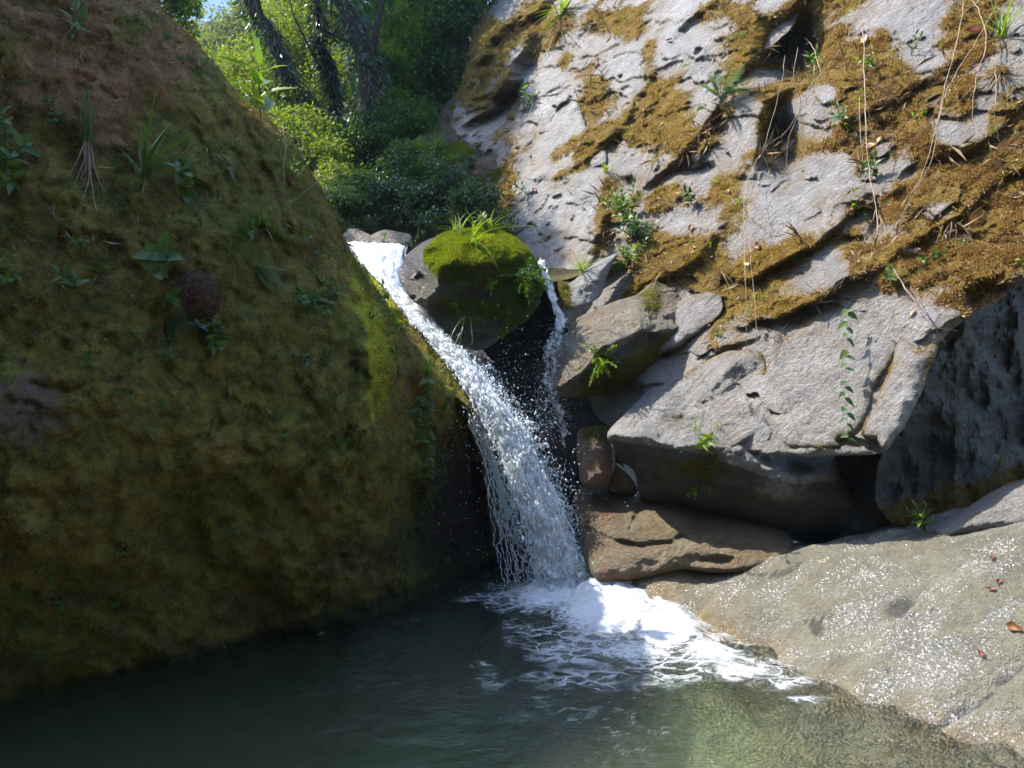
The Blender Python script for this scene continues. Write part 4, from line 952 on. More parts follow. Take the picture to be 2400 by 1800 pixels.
def sheet(ns, nt, off, ramp, amp, widen, alpha0, seed):
    s = np.repeat(np.linspace(0, 1, ns), nt); t = np.tile(np.linspace(0, 1, nt), ns)
    i = np.clip((s * (len(La) - 1)).astype(int), 0, len(La) - 1)
    l = La[i]; r = Ra[i]
    tt = (t - .5) * (1 + widen * s) + .5
    px = l[:, 0] + (r[:, 0] - l[:, 0]) * tt; py = l[:, 1] + (r[:, 1] - l[:, 1]) * tt
    D = l[:, 2] - off - (0.10 + .18 * smooth(.4, .9, s)) * np.sqrt(np.clip(4 * t * (1 - t), 0, 1))
    P = W(px, py, D)
    L = 4.2
    c = np.stack([s * L * 2.4 + seed, t * (px * 0 + 1.0) * 4.0, 0 * s + seed], 1)
    w_ = c + .35 * np.stack([fbm(c * 1.2, 2), fbm(c * 1.2 + 4, 2), 0 * s], 1)
    nz = ridged(w_ * np.array([1.6, 1.8, 1]), 4) - 1.1
    nz2 = fbm(P * 9 + seed, 4)
    nz3 = ridged(P * np.array([24, 24, 16]) + seed, 2) - .9
    e = np.clip(4 * t * (1 - t), 0, 1) ** .4
    dirn = unit(CAM - P)
    P = P + dirn * ((.45 + .55 * smooth(.05, .40, s)) * (amp * nz + amp * .8 * nz2 + amp * .18 * nz3) * (0.4 + .6 * e))[:, None]
    P[:, 0] += .03 * fbm(P * 7 + 3 + seed, 3) * (0.3 + ramp * s); P[:, 2] += .02 * fbm(P * 8 + 13 + seed, 3)
    a = alpha0 * smooth(0, .16, np.minimum(t, 1 - t) + .05 * fbm(c * 1.5 + 7, 3)) * (1 - .18 * smooth(.35, 1, s)) + .10 * nz
    st = fbm(np.stack([s * 9 + seed, t * 34, 0 * s], 1), 3) + .5 * fbm(np.stack([s * 30 + seed, t * 60, 0 * s + 5], 1), 2)
    a = a + st * (.10 + .55 * smooth(.35, .5, s) * smooth(.40, .05, t) + .25 * smooth(.75, .95, t))
    a = a - .38 * smooth(.40, .50, s) * smooth(.26, .04, t)
    idx = np.arange(ns * nt).reshape(ns, nt)
    q = np.stack([idx[:-1, :-1], idx[1:, :-1], idx[1:, 1:], idx[:-1, 1:]], -1).reshape(-1, 4)
    return P, q, a
P1, q1, a1 = sheet(ns, nt, .03, .6, .055, .03, .95, 0)
P2, q2, a2 = sheet(300, 70, -.08, 1.0, .06, .10, .33, 31.7)
P3, q3, a3 = sheet(300, 70, .12, 1.0, .06, .10, .52, 57.1)
wf = link('waterfall', make_mesh('waterfall', np.vstack([P1, P2, P3]), [q1, q2 + len(P1), q3 + len(P1) + len(P2)], M['fall'], True, {'alpha': np.concatenate([a1, a2, a3])}), kind='structure')

def drops(P, R, vel=None, st=1.6):
    """octahedral drops, stretched along their velocity"""
    n = len(P)
    d = unit(vel if vel is not None else rng.normal(size=(n, 3)))
    a = unit(np.cross(d, rng.normal(size=(n, 3)))); b = np.cross(d, a)
    R = R[:, None]
    v = np.stack([P + d * R * st, P - d * R * st, P + a * R, P - a * R, P + b * R, P - b * R], 1).reshape(-1, 3)
    f = np.array([[0, 2, 4], [0, 4, 3], [0, 3, 5], [0, 5, 2], [1, 4, 2], [1, 3, 4], [1, 5, 3], [1, 2, 5]])
    return v, (np.arange(n)[:, None, None] * 6 + f[None]).reshape(-1, 3)

def sample_edge(arr, n, lo, hi, jx, jy):
    s = lo + (hi - lo) * rng.random(n)
    i = (s * (len(arr) - 1)).astype(int)
    return arr[i, 0] + jx(n), arr[i, 1] + jy(n), La[i, 2], i
Bs = Bag()
ex = lambda sc: (lambda n: np.abs(rng.exponential(sc, n)) - sc * .5)
nr = lambda sc: (lambda n: rng.normal(0, sc, n))
for arr, n, lo, hi, jx, jy, rr in [(Ra, 3000, .28, 1.0, ex(13), nr(12), .0040), (Ra, 900, .45, 1.0, ex(42), nr(20), .0034), (Ra, 500, .1, .5, ex(8), nr(14), .004),
                                   (La, 900, .5, 1.0, lambda n: -np.abs(rng.exponential(16, n)) + 6, nr(12), .0036), (La, 220, .55, 1.0, lambda n: -np.abs(rng.exponential(70, n)), nr(30), .003)]:
    x, y, D, i = sample_edge(arr, n, lo, hi, jx, jy)
    P = W(x, y, D + rng.normal(0, .10, n) - .05)
    vel = np.stack([np.full(n, .35), np.full(n, -.1), np.full(n, -1.)], 1) + .5 * rng.normal(size=(n, 3))
    v, f = drops(P, rr * np.exp(rng.normal(0, .45, n)), vel); Bs.add(v, None, f)
# beads over the face of the sheet
n = 2600; s = .2 + .8 * rng.random(n); i = (s * (len(La) - 1)).astype(int); t = rng.random(n)
P = W(La[i, 0] + (Ra[i, 0] - La[i, 0]) * t, La[i, 1] + (Ra[i, 1] - La[i, 1]) * t, La[i, 2] - .20 - .12 * rng.random(n) - .1 * smooth(.4, .9, s))
v, f = drops(P, .0038 * np.exp(rng.normal(0, .5, n)), np.stack([np.full(n, .4), np.full(n, -.1), np.full(n, -1.)], 1) + .4 * rng.normal(size=(n, 3)), 2.2); Bs.add(v, None, f)
# spray thrown about the foot of the fall
n = 1100
P = W(rng.normal(1330, 75, n), 1400 - np.abs(rng.exponential(45, n)), 5.85 + rng.normal(0, .12, n)); v, f = drops(P, .0038 * np.exp(rng.normal(0, .4, n))); Bs.add(v, None, f)
# the thin side fall breaks on the brown rock into a cloud of drops
n = 2600; k = rng.random(n) ** .8
P = W(1318 - 30 * k + rng.normal(0, 9 + 22 * k), 745 + 260 * k + rng.normal(0, 14, n), 6.45 - .1 * k + rng.normal(0, .08, n)); v, f = drops(P, .0029 * np.exp(rng.normal(0, .45, n)), None, 1.2); Bs.add(v, None, f)
n = 700; P = W(rng.normal(1230, 60, n), 900 + rng.normal(0, 110, n), 6.4 + rng.normal(0, .15, n)); v, f = drops(P, .0026 * np.exp(rng.normal(0, .4, n)), None, 1.2); Bs.add(v, None, f)
spray = link('spray', Bs.mesh('spray', M['drop']), kind='stuff')

# ropes of water on the open side of the fall, and fingers thrown up along its upper side
Br = Bag()
def rope(pts, r0, wob=.006, n=70, gap=.0):
    P = resample(catmull(pts, 8, False), n)
    w = W(P[:, 0], P[:, 1], P[:, 2])
    sd = rng.random() * 90
    w = w + wob * np.stack([fbm(np.c_[w * 9] + sd, 3), fbm(np.c_[w * 9] + sd + 5, 2), .5 * fbm(np.c_[w * 9] + sd + 9, 2)], 1) * np.linspace(.3, 1.6, n)[:, None]
    rr = r0 * (0.30 + .95 * np.clip(fbm(w * 34 + sd, 2) + .45, 0, 1.7))
    Br.tube(w, rr, 5)
for k in range(26):
    u = rnd.random() ** .8
    x0 = 1092 + 40 * (1 - u) * rnd.random() + 6 * rnd.random(); y0 = 926 + rnd.random() * 70
    xe = 1255 - 105 * u * rnd.random() ** .7; ye = 1400 + rnd.random() * 10
    f = 1.0 if rnd.random() < .55 else .45 + .5 * rnd.random()
    pts = []
    for j in range(6):
        q_ = j / 5 * f
        pts.append((x0 + (xe - x0) * (q_ ** .62), y0 + (ye - y0) * q_, 6.16 - .14 * q_ + .03 * rnd.random()))
    rope(pts, .0032 + .0035 * rnd.random(), .026, 150)
for k in range(16):
    i = int(len(Ra) * (.2 + .78 * rnd.random())); x, y = Ra[i, :2]; D = La[i, 2] - .06
    L = 14 + 26 * rnd.random(); a = rnd.uniform(-.2, 1.0)
    rope([(x - 14, y + 10, D), (x + L * .35 * math.cos(a), y - L * .35 * math.sin(a), D - .02), (x + L * .75 * math.cos(a), y - L * .55 * math.sin(a), D - .04), (x + L * math.cos(a), y - L * .5 * math.sin(a) + 8, D - .05)], .0055 + .005 * rnd.random(), .02, 18)
for k in range(150):
    s0 = .42 + .5 * rnd.random(); t0 = .06 + .9 * rnd.random(); pts = []
    for j in range(5):
        s = min(.995, s0 + j * .035); i = int(s * (len(La) - 1)); t = t0 + .02 * j * rnd.uniform(-1, 1)
        pts.append((La[i, 0] + (Ra[i, 0] - La[i, 0]) * t, La[i, 1] + (Ra[i, 1] - La[i, 1]) * t, La[i, 2] - .22 - .12 * smooth(.4, .9, s) * 1))
    rope(pts, .003 + .004 * rnd.random(), .03, 26)
ropes = link('water_strands', Br.mesh('water_strands', M['drop']), kind='stuff')

# thin side fall right of the chockstone, and the film of water feeding the lip
def ribbon(name, pts, wpx, amp, alpha0, n=200, m=24, kind='structure'):
    P = resample(catmull(pts, 8, False), n); tg = np.gradient(P[:, :2], axis=0); tg = unit(tg); sd_ = np.stack([-tg[:, 1], tg[:, 0]], 1)
    s = np.repeat(np.arange(n), m); t = np.tile(np.linspace(-.5, .5, m), n)
    wd = np.interp(s / (n - 1), np.linspace(0, 1, len(wpx)), wpx)
    w = W(P[s, 0] + sd_[s, 0] * t * wd, P[s, 1] + sd_[s, 1] * t * wd, P[s, 2] - .04 * np.sqrt(np.clip(1 - 4 * t * t, 0, 1)))
    w = w + amp * np.stack([fbm(w * 14, 3), fbm(w * 14 + 3, 3) - .3 * ridged(w * np.array([30, 30, 10]), 2), fbm(w * 12 + 8, 2)], 1)
    a = alpha0 * smooth(0, .25, .5 - np.abs(t)) + .1 * fbm(w * 20, 3)
    idx = np.arange(n * m).reshape(n, m); q = np.stack([idx[:-1, :-1], idx[1:, :-1], idx[1:, 1:], idx[:-1, 1:]], -1).reshape(-1, 4)
    return link(name, make_mesh(name, w, q, M['fall'], True, {'alpha': a}), kind=kind)
ribbon('side_waterfall', [(1262, 606, 6.95), (1272, 630, 6.85), (1284, 660, 6.75), (1296, 700, 6.66), (1310, 740, 6.58), (1316, 772, 6.5)], [20, 26, 24, 26, 34], .02, .72)
ribbon('side_waterfall_spray', [(1314, 760, 6.45), (1300, 800, 6.36), (1288, 850, 6.30), (1292, 905, 6.26), (1312, 960, 6.22), (1328, 1020, 6.2)], [30, 60, 46, 26, 14], .03, .40)
X, Y, q = grid_xy(np.arange(-2.1, -.75, .04), np.arange(7.6, 11.5, .04))
P0 = np.stack([X, Y, 0 * X], 1)
link('stream_water', make_mesh('stream_water', np.stack([X, Y, 2.83 + .12 * np.clip(Y - 9, 0, 9) + .03 * fbm(P0 * 4, 3)], 1), q, M['fall'], True, {'alpha': .5 + .3 * fbm(P0 * 2, 3)}), kind='structure')
ribbon('side_trickle', [(1300, 985, 6.2), (1315, 1010, 6.18), (1325, 1050, 6.16)], [10, 8, 4], .01, .5, 50, 8)

# ------------------------------------------------------------------ leaves and plants
def blade_mesh(name, n, width, mat, droop=0.0, fold=0.25, tip=1.0, shape='lance'):
    """a leaf of unit length along +x, normal +z, folded on its midrib and drooping"""
    xs = np.linspace(0, 1, n + 1); v = []; q = []
    for x in xs:
        if shape == 'lance': w = width * (math.sin(math.pi * x ** .75) ** .9 if 0 < x < 1 else 0.02)
        elif shape == 'ovate': w = width * (math.sin(math.pi * x ** .6) ** .8 if 0 < x < 1 else 0.02)
        elif shape == 'heart': w = width * (max(0, 1 - x) ** .6 * min(1, .55 + 6 * x) if x < 1 else 0)
        else: w = width * (1 - x ** 2.2) * min(1, .5 + 4 * x)
        z = -droop * x * x
        v += [(x, w / 2, z + fold * w * .5), (x, 0, z), (x, -w / 2, z + fold * w * .5)]
    for k in range(n):
        a = k * 3
        q += [(a, a + 3, a + 4, a + 1), (a + 1, a + 4, a + 5, a + 2)]
    return make_mesh(name, v, np.array(q), mat)
LEAF = {}
def leafmesh(shape, mat, droop, width):
    key = (shape, mat, droop, width)
    if key not in LEAF:
        LEAF[key] = blade_mesh('leaf', 10 if shape == 'grass' else 6, width, M[mat], droop, .3 if shape != 'grass' else .5, shape=shape)
    return LEAF[key]

def orient(pos, d, nrm, size):
    d = Vector(d).normalized(); s = Vector(nrm).cross(d)
    if s.length < 1e-4: s = Vector((1, 0, 0)).cross(d)
    s.normalize(); n = d.cross(s)
    m = Matrix((d, s, n)).transposed().to_4x4()
    return Matrix.Translation(pos) @ m @ Matrix.Diagonal((size, size, size, 1))

def put(name, me, parent, mat4):
    o = bpy.data.objects.new(name, me); C.objects.link(o); o.parent = parent
    o.matrix_parent_inverse = Matrix.Identity(4)
    o.matrix_local = Matrix.Translation(-parent.location) @ mat4
    return o

def rv(s=1.0): return Vector((rnd.gauss(0, s), rnd.gauss(0, s), rnd.gauss(0, s)))

def stem_path(p, d, L, droop, n=9, wob=.03):
    pts = []; q = Vector(p); d = Vector(d).normalized(); w = rv(wob)
    for k in range(n):
        pts.append(q.copy()); q = q + d * (L / (n - 1))
        d = (d + Vector((0, 0, -droop / n)) + rv(wob) + w * .3).normalized()
    return pts

def leafy(name, px, py, size, label, cat, group=None, nst=2, nl=8, leaf='ovate', lm='leaf_mid', stem='greenstem', lsz=.28, up=.8, out=.6, droop=.3, width=.45, spread=.35, opp=True, D=None):
    """stems with leaves; size = stem length in photo pixels, lsz = leaf length as a share of it"""
    p, nr_ = hit(px, py, D); d = p.y; Lm = size / F * d
    nr_ = (nr_ + Vector((0, -.3, 0))).normalized()
    root = empty(name, p, label, cat, group)
    B = Bag(); leaves = []
    for k in range(nst):
        dr = Vector((0, 0, up)) + nr_ * out + rv(spread)
        pts = stem_path(p, dr, Lm * (.7 + .45 * rnd.random()), droop)
        B.tube([tuple(q - p) for q in pts], np.linspace(.012, .005, len(pts)) * Lm * 1.2 + .0012, 5)
        ph = rnd.random() * 6
        for j in range(nl):
            f = .25 + .75 * (j + rnd.random() * .3) / nl
            i = min(len(pts) - 2, int(f * (len(pts) - 1))); q = pts[i].lerp(pts[i + 1], f * (len(pts) - 1) - i); t = (pts[i + 1] - pts[i]).normalized()
            for sgn in ((1, -1) if opp else (1,)):
                a = ph + j * (1.57 if opp else 2.4)
                s = t.orthogonal().normalized(); b = t.cross(s); rad = (s * math.cos(a) + b * math.sin(a)) * sgn
                ld = rad + t * .55 + Vector((0, 0, -.1)) + nr_ * .25
                leaves.append((q, ld, (t + nr_ * .5 + rv(.25)), Lm * lsz * (.7 + .5 * rnd.random())))
        leaves.append((pts[-1], (pts[-1] - pts[-2]).normalized() + rv(.2), nr_, Lm * lsz * .8))
    st = link('stem', B.mesh('stem', M[stem]), root)
    me = leafmesh(leaf, lm, .25, width)
    for q, ld, ln, s in leaves: put('leaf', me, root, orient(q, ld, ln, s))
    return root

def tuft(name, px, py, size, label, cat, group=None, n=22, mat='blade', width=.045, up=1.0, out=.7, spread=.55, roots=0, rootlen=1.0, rootmat='root', droop=.75, D=None):
    p, nr_ = hit(px, py, D); Lm = size / F * p.y
    root = empty(name, p, label, cat, group)
    for k in range(n):
        d = Vector((0, 0, up)) + nr_ * out + rv(spread)
        me = leafmesh('grass', mat, droop * rnd.choice((.5, .8, 1.2)), width)
        d.normalize()
        put('blade', me, root, orient(p + rv(.012), d, Vector((0, 0, 1)) + nr_ * .3, Lm * (.55 + .6 * rnd.random())))
    if roots:
        B = Bag(); cr = Bag()
        for k in range(roots):
            pts = stem_path(rv(.012), nr_ * .25 + Vector((0, 0, -1)) + rv(.10), Lm * rootlen * (.5 + .6 * rnd.random()), .5, 10, .06)
            B.tube([tuple(q) for q in pts], np.linspace(.0032, .0014, len(pts)), 4)
        link('root_bundle', B.mesh('root_bundle', M[rootmat]), root, None, 'stuff')
    return root

def fern(name, px, py, size, label, cat, group=None, n=1, mat='leaf_mid', dirs=None, droop=.6, D=None):
    p, nr_ = hit(px, py, D); Lm = size / F * p.y
    root = empty(name, p, label, cat, group)
    for k in range(n):
        d = Vector(dirs[k % len(dirs)]) if dirs else Vector((rnd.uniform(-1, 1), 0, rnd.uniform(-.3, .8)))
        d = d + nr_ * .5
        pts = stem_path(Vector((0, 0, 0)), d, Lm * (.8 + .3 * rnd.random()), droop, 16, .02)
        B = Bag(); B.tube([tuple(q) for q in pts], np.linspace(.0025, .001, 16), 4)
        Q = []; Dn = []; Nn = []; Ls = []
        for j in np.linspace(.12, 1, 18):
            i = min(14, int(j * 15)); q = pts[i].lerp(pts[i + 1], j * 15 - i); t = (pts[i + 1] - pts[i]).normalized()
            s = t.cross(nr_ + Vector((0, 0, .6))).normalized()
            for sg in (1, -1):
                Q.append(q); Dn.append(s * sg + t * .35 + Vector((0, 0, -.15))); Nn.append(nr_ + Vector((0, 0, .5))); Ls.append(Lm * .30 * math.sin(math.pi * (0.12 + .86 * j)) ** .8 + .004)
        v, f = leaf_cloud(np.array(Q), np.array(Dn), np.array(Nn), Ls, .26, .03); B.add(v, None, f)
        link('frond', B.mesh('frond', M[mat]), root)
    return root

def vine(name, pts, label, group=None, r=.004, mat='vine', off=.03, leaves=0, lsz=24, leaf='ovate', lm='leaf_mid', cat='vine', n=None, lmin=0.0):
    """a stem through photo pixels, laid a little in front of the rock"""
    c = catmull(pts, 5, False); P = []
    for x, y in c:
        p, nr_ = hit(x, y); P.append(p)
    P = np.array([tuple(q) for q in P])
    D = P[:, 1]; k = 5
    Dm = np.array([D[max(0, i - k):i + k + 1].min() for i in range(len(D))]); Dm = np.convolve(np.pad(Dm, 3, mode='edge'), np.ones(7) / 7, 'valid') - off
    w = W(c[:, 0], c[:, 1], Dm); w += .006 * np.stack([fbm(w * 6 + 3, 2), fbm(w * 6 + 8, 2), 0 * D], 1)
    p0 = Vector(w[0])
    root = empty(name, p0, label, cat, group)
    B = Bag(); rr = np.linspace(r, r * .45, len(w)) * .72 * (1 + .5 * fbm(w * 11, 2)); w = w + .010 * np.stack([fbm(w * 14 + 2, 2), 0 * D, 0 * D], 1); w[0] = np.array(p0)
    B.tube(w - w[0], rr, 5)
    if cat == 'vine' and not leaves and len(w) > 12:
        for j in range(len(w) // 6):
            i = rnd.randrange(2, len(w) - 3); B.tube([tuple(q) for q in stem_path(Vector(w[i] - w[0]), Vector((rnd.gauss(0, .7), -.15, -.6)), rnd.uniform(.05, .22), .3, 7, .12)], np.linspace(rr[i] * .5, .0006, 7), 4)
    link('stem', B.mesh('stem', M[mat]), root)
    if leaves:
        me = leafmesh(leaf, lm, .2, .55)
        for j in range(leaves):
            f = lmin + (1 - lmin) * (j + .5) / leaves; i = min(len(w) - 2, int(f * (len(w) - 1)))
            q = Vector(w[i]); sg = 1 if j % 2 else -1
            put('leaf', me, root, orient(q, Vector((sg * .8, -.5, -.35)) + rv(.2), Vector((0, -.6, .8)) + rv(.2), lsz / F * q.y * (.75 + .5 * rnd.random())))
    return root

def deadleaf(px, py, size, label, mat, group='dead leaves', ang=None, D=None):
    p, nr_ = hit(px, py, D); L = size / F * p.y
    a = rnd.random() * 6 if ang is None else ang
    s = nr_.orthogonal().normalized(); b = nr_.cross(s); d = s * math.cos(a) + b * math.sin(a)
    n = 6; v = []; q = []
    for k in range(n + 1):
        x = k / n; w = .5 * math.sin(math.pi * min(.999, max(.001, x)) ** .7) ** .9
        cu = .7 * (x - .5) ** 2
        ja, jb = rnd.uniform(.55, 1.15), rnd.uniform(.55, 1.15)
        v += [(x - .5 + rnd.gauss(0, .02), w / 2 * ja, cu + .42 * w * ja + .09 * rnd.random()), (x - .5, rnd.gauss(0, .02), cu + .03 * rnd.random()), (x - .5 + rnd.gauss(0, .02), -w / 2 * jb, cu + .28 * w * jb + .09 * rnd.random())]
    for k in range(n):
        a_ = k * 3; q += [(a_, a_ + 3, a_ + 4, a_ + 1), (a_ + 1, a_ + 4, a_ + 5, a_ + 2)]
    me = make_mesh('dead_leaf', np.array(v) * L, np.array(q), M[mat])
    o = link('dead_leaf', me); o.matrix_world = orient(p + nr_ * .006, d, nr_ + rv(.15), 1.0)
    return tag(o, label, 'dead leaf', group)

# ---- on the mossy boulder
g = 'plants rooted in the mossy boulder'
tuft('grass_tuft', 335, 425, 165, 'largest grass tuft on the mossy boulder, long arching blades above hanging roots', 'grass tuft', g, n=26, width=.045, roots=16, rootlen=1.1, spread=.5, up=1.0, out=.8)
tuft('grass_tuft', 203, 332, 125, 'upright narrow grass tuft with a thick bundle of pale roots below it', 'grass tuft', g, n=14, width=.05, spread=.16, up=1.4, out=.3, roots=22, rootlen=1.5, droop=.2)
tuft('grass_tuft', 122, 478, 60, 'small grass tuft with brownish hanging roots near the left edge', 'grass tuft', g, n=10, width=.05, spread=.3, roots=10, rootlen=2.0)
leafy('leafy_plant', 15, 330, 95, 'leafy plant at the left edge of the boulder, leaves pointing right', 'plant', g, nst=3, nl=4, lm='leaf_blue', lsz=.42, up=.1, out=.9, droop=.5, leaf='ovate', width=.4)
leafy('leafy_plant', 20, 400, 90, 'drooping leafy sprig at the left edge, below the other leafy plant there', 'plant', g, nst=2, nl=3, lm='leaf_blue', lsz=.5, up=-.2, out=.9, droop=.9, width=.36)
leafy('leafy_plant', 165, 92, 95, 'wiry plant with blue-green leaves high on the left boulder', 'plant', g, nst=3, nl=3, lm='leaf_blue', stem='stem', lsz=.42, up=-.1, out=.8, droop=.4, width=.36)
leafy('leafy_plant', 132, 295, 45, 'tiny blue-green sprig left of the upright grass tuft', 'plant', g, nst=2, nl=3, lm='leaf_blue', lsz=.4)
leafy('leafy_plant', 428, 425, 62, 'broad-leaved plant under the blades of the largest grass tuft', 'plant', g, nst=3, nl=2, leaf='heart', lm='leaf_mid', lsz=.62, width=.75, up=.1, out=.9)
tuft('rosette', 463, 545, 34, 'little pale rosette plant in the middle of the boulder moss', 'plant', g, n=13, width=.12, spread=.9, up=.3, mat='leaf_mid')
tuft('rosette', 605, 530, 72, 'spidery rosette with arching blades right of the little pale rosette', 'plant', g, n=24, width=.075, spread=.9, up=.5, mat='leaf_mid')
tuft('rosette', 535, 395, 44, 'dim rosette of curled blades high in the middle of the boulder', 'plant', g, n=14, width=.07, spread=.9, up=.4, mat='blade')
leafy('leafy_plant', 565, 545, 50, 'round-leaved plant just left of the spidery rosette', 'plant', g, nst=3, nl=2, leaf='heart', lm='leaf_mid', lsz=.55, width=.8, up=-.1, out=1)
fern('fern', 600, 625, 80, 'fern with broad fronds hanging under the spidery rosette', 'fern', g, n=5, dirs=[(.8, 0, -.5), (-.6, 0, -.2), (.3, 0, -.9), (.9, 0, .2), (-.8, 0, .3)], mat='leaf_blue')
tuft('grass_tuft', 540, 600, 70, 'arching narrow-bladed tuft left of the hanging fern', 'grass tuft', g, n=18, width=.06, spread=.7, up=.5, mat='leaf_mid')
leafy('leafy_plant', 200, 590, 42, 'small green plant with a yellow-green top, below the three grass tufts', 'plant', g, nst=2, nl=4, lm='leaf_mid', lsz=.4)
tuft('rosette', 232, 640, 62, 'tuft of curved leaves left of the round nest', 'plant', g, n=18, width=.10, spread=.8, up=.5, out=.6, mat='leaf_mid')
leafy('leafy_plant', 172, 680, 60, 'drooping three-leaved plant below the tuft of curved leaves', 'plant', g, nst=2, nl=2, lm='leaf_mid', lsz=.55, up=-.3, out=1)
leafy('leafy_plant', 18, 655, 46, 'small low plant at the left edge, level with the nest', 'plant', g, nst=3, nl=2, lm='leaf_mid', lsz=.5, up=.2)
leafy('leafy_plant', 375, 620, 80, 'plant with the broadest oval leaves, above and left of the nest', 'plant', g, nst=4, nl=2, leaf='ovate', lm='leaf_blue', lsz=.55, width=.6, up=.3, out=.9)
leafy('leafy_plant', 385, 690, 50, 'pale-leaved sprig touching the left side of the nest', 'plant', g, nst=2, nl=2, leaf='heart', lm='leaf_mid', lsz=.7, width=.6, up=-.3)
fern('fern', 385, 745, 78, 'single dark fern frond curving below the left of the nest', 'fern', g, n=2, dirs=[(1, 0, .15), (.8, 0, -.6)], mat='leaf_dark', droop=1.2)
leafy('leafy_plant', 460, 780, 55, 'dark clump of small round leaves under the nest', 'plant', g, nst=7, nl=3, leaf='heart', lm='leaf_dark', lsz=.35, width=.9, up=-.2, out=.8, spread=.6)
leafy('leafy_plant', 500, 745, 85, 'hanging plant with round green leaves at the lower right of the nest', 'plant', g, nst=2, nl=4, leaf='heart', lm='leaf_blue', lsz=.34, width=.8, up=-1, out=.6, droop=.8)
leafy('leafy_plant', 705, 720, 60, 'bushy plant with paired leaves near the lit flank, left half', 'plant', g, nst=6, nl=4, leaf='ovate', lm='leaf_mid', lsz=.4, width=.55, up=.5, out=.8, spread=.5)
leafy('leafy_plant', 775, 715, 50, 'bushy plant with paired leaves near the lit flank, right half', 'plant', g, nst=5, nl=4, leaf='ovate', lm='leaf_mid', lsz=.4, width=.5, up=.6, out=.7, spread=.5)
leafy('leafy_plant', 318, 795, 26, 'tiny yellow-green sprout below the nest, left of two', 'plant', g, nst=2, nl=2, lm='leaf_bright', lsz=.6)
leafy('leafy_plant', 400, 808, 22, 'tiny sprout below the nest, right of two', 'plant', g, nst=2, nl=2, lm='leaf_bright', lsz=.6)
leafy('leafy_plant', 380, 845, 36, 'lowest little tufted plant under the nest', 'plant', g, nst=4, nl=3, lm='leaf_mid', lsz=.4)
leafy('leafy_plant', 705, 838, 46, 'greyish drooping-leaved plant below the bushy plants, left one', 'plant', g, nst=4, nl=3, lm='leaf_dark', lsz=.4, up=-.4, out=.8, droop=.8, width=.35)
leafy('leafy_plant', 755, 830, 50, 'greyish drooping-leaved plant below the bushy plants, right one', 'plant', g, nst=3, nl=3, lm='leaf_dark', lsz=.4, up=-.5, out=.8, droop=.8, width=.35)
leafy('leafy_plant', 130, 1430, 26, 'dim little plant low on the boulder above the dark water, left one', 'plant', g, nst=2, nl=2, leaf='heart', lm='leaf_mid', lsz=.5, width=.8)
leafy('leafy_plant', 258, 1432, 36, 'dim little plant low on the boulder above the dark water, right one', 'plant', g, nst=4, nl=2, leaf='heart', lm='leaf_mid', lsz=.4, width=.8)
leafy('leafy_plant', 610, 292, 150, 'tall plant with big lit leaves standing on the ridge of the mossy boulder', 'plant', g, nst=1, nl=4, lm='leaf_bright', stem='stem', lsz=.62, up=1.4, out=.05, droop=.0, width=.33, spread=.05)
leafy('leafy_plant', 690, 425, 60, 'pale twiggy plant on the boulder ridge above the lip of the fall', 'plant', g, nst=4, nl=3, lm='leaf_bright', stem='vine', lsz=.3, up=1, out=.4)
leafy('leafy_plant', 700, 560, 45, 'single-leaved sprig low on the boulder ridge', 'plant', g, nst=1, nl=2, lm='leaf_blue', lsz=.6, up=.3)
deadleaf(672, 425, 62, 'large curled dead brown leaf caught on the ridge of the mossy boulder', 'deadleaf', ang=1.4)
leafy('leafy_plant', 905, 712, 44, 'dark sprig leaning over the edge of the white chute', 'plant', g, nst=2, nl=3, lm='leaf_dark', lsz=.42, up=.2)
tuft('grass_tuft', 1000, 880, 80, 'bright lit grass tuft hanging on the boulder beside the chute', 'grass tuft', g, n=22, width=.05, mat='blade_bright', spread=.4, up=.9, out=.4, droop=.9)
vine('trailing_plant', [(1000, 890), (1004, 940), (1000, 1000), (1008, 1060), (1004, 1120)], 'leafy plant trailing down the boulder below the lit grass tuft', g, r=.003, mat='greenstem', leaves=34, lsz=22, lm='leaf_mid', cat='plant')
vine('trailing_plant', [(985, 930), (980, 980), (990, 1040)], 'short leafy trail just left of the long trailing plant', g, r=.003, mat='greenstem', leaves=20, lsz=18, lm='leaf_mid', cat='plant')
fern('fern', 925, 960, 50, 'small fern frond pointing at the fall from the shaded boulder', 'fern', g, n=1, dirs=[(1, 0, -.1)], mat='leaf_mid', droop=.3)
vine('hanging_root', [(180, -10), (205, 20), (150, 95), (145, 190), (150, 260)], 'thin dry stems trailing from the top left of the boulder', None, r=.003, mat='stem', cat='root')
vine('hanging_root', [(120, 20), (128, 130), (122, 190), (100, 240)], 'thin dry root at the far upper left of the boulder', None, r=.0025, mat='stem', cat='root')
vine('hanging_root', [(185, 110), (205, 170), (230, 135)], 'looped twig below the wiry blue-green plant', None, r=.003, mat='root', cat='root')
vine('hanging_root', [(662, 290), (668, 350), (664, 450), (672, 540)], 'dry stem dangling over the boulder ridge', None, r=.003, mat='vine', cat='root')
vine('hanging_root', [(690, 470), (745, 425), (800, 385)], 'thin bare twig sticking out from the ridge over the shrubs', None, r=.003, mat='vine', cat='root')
vine('hanging_root', [(748, 1040), (775, 1015), (800, 1000)], 'fine pale twig lying on the boulder below the lit flank', None, r=.002, mat='root', cat='root')

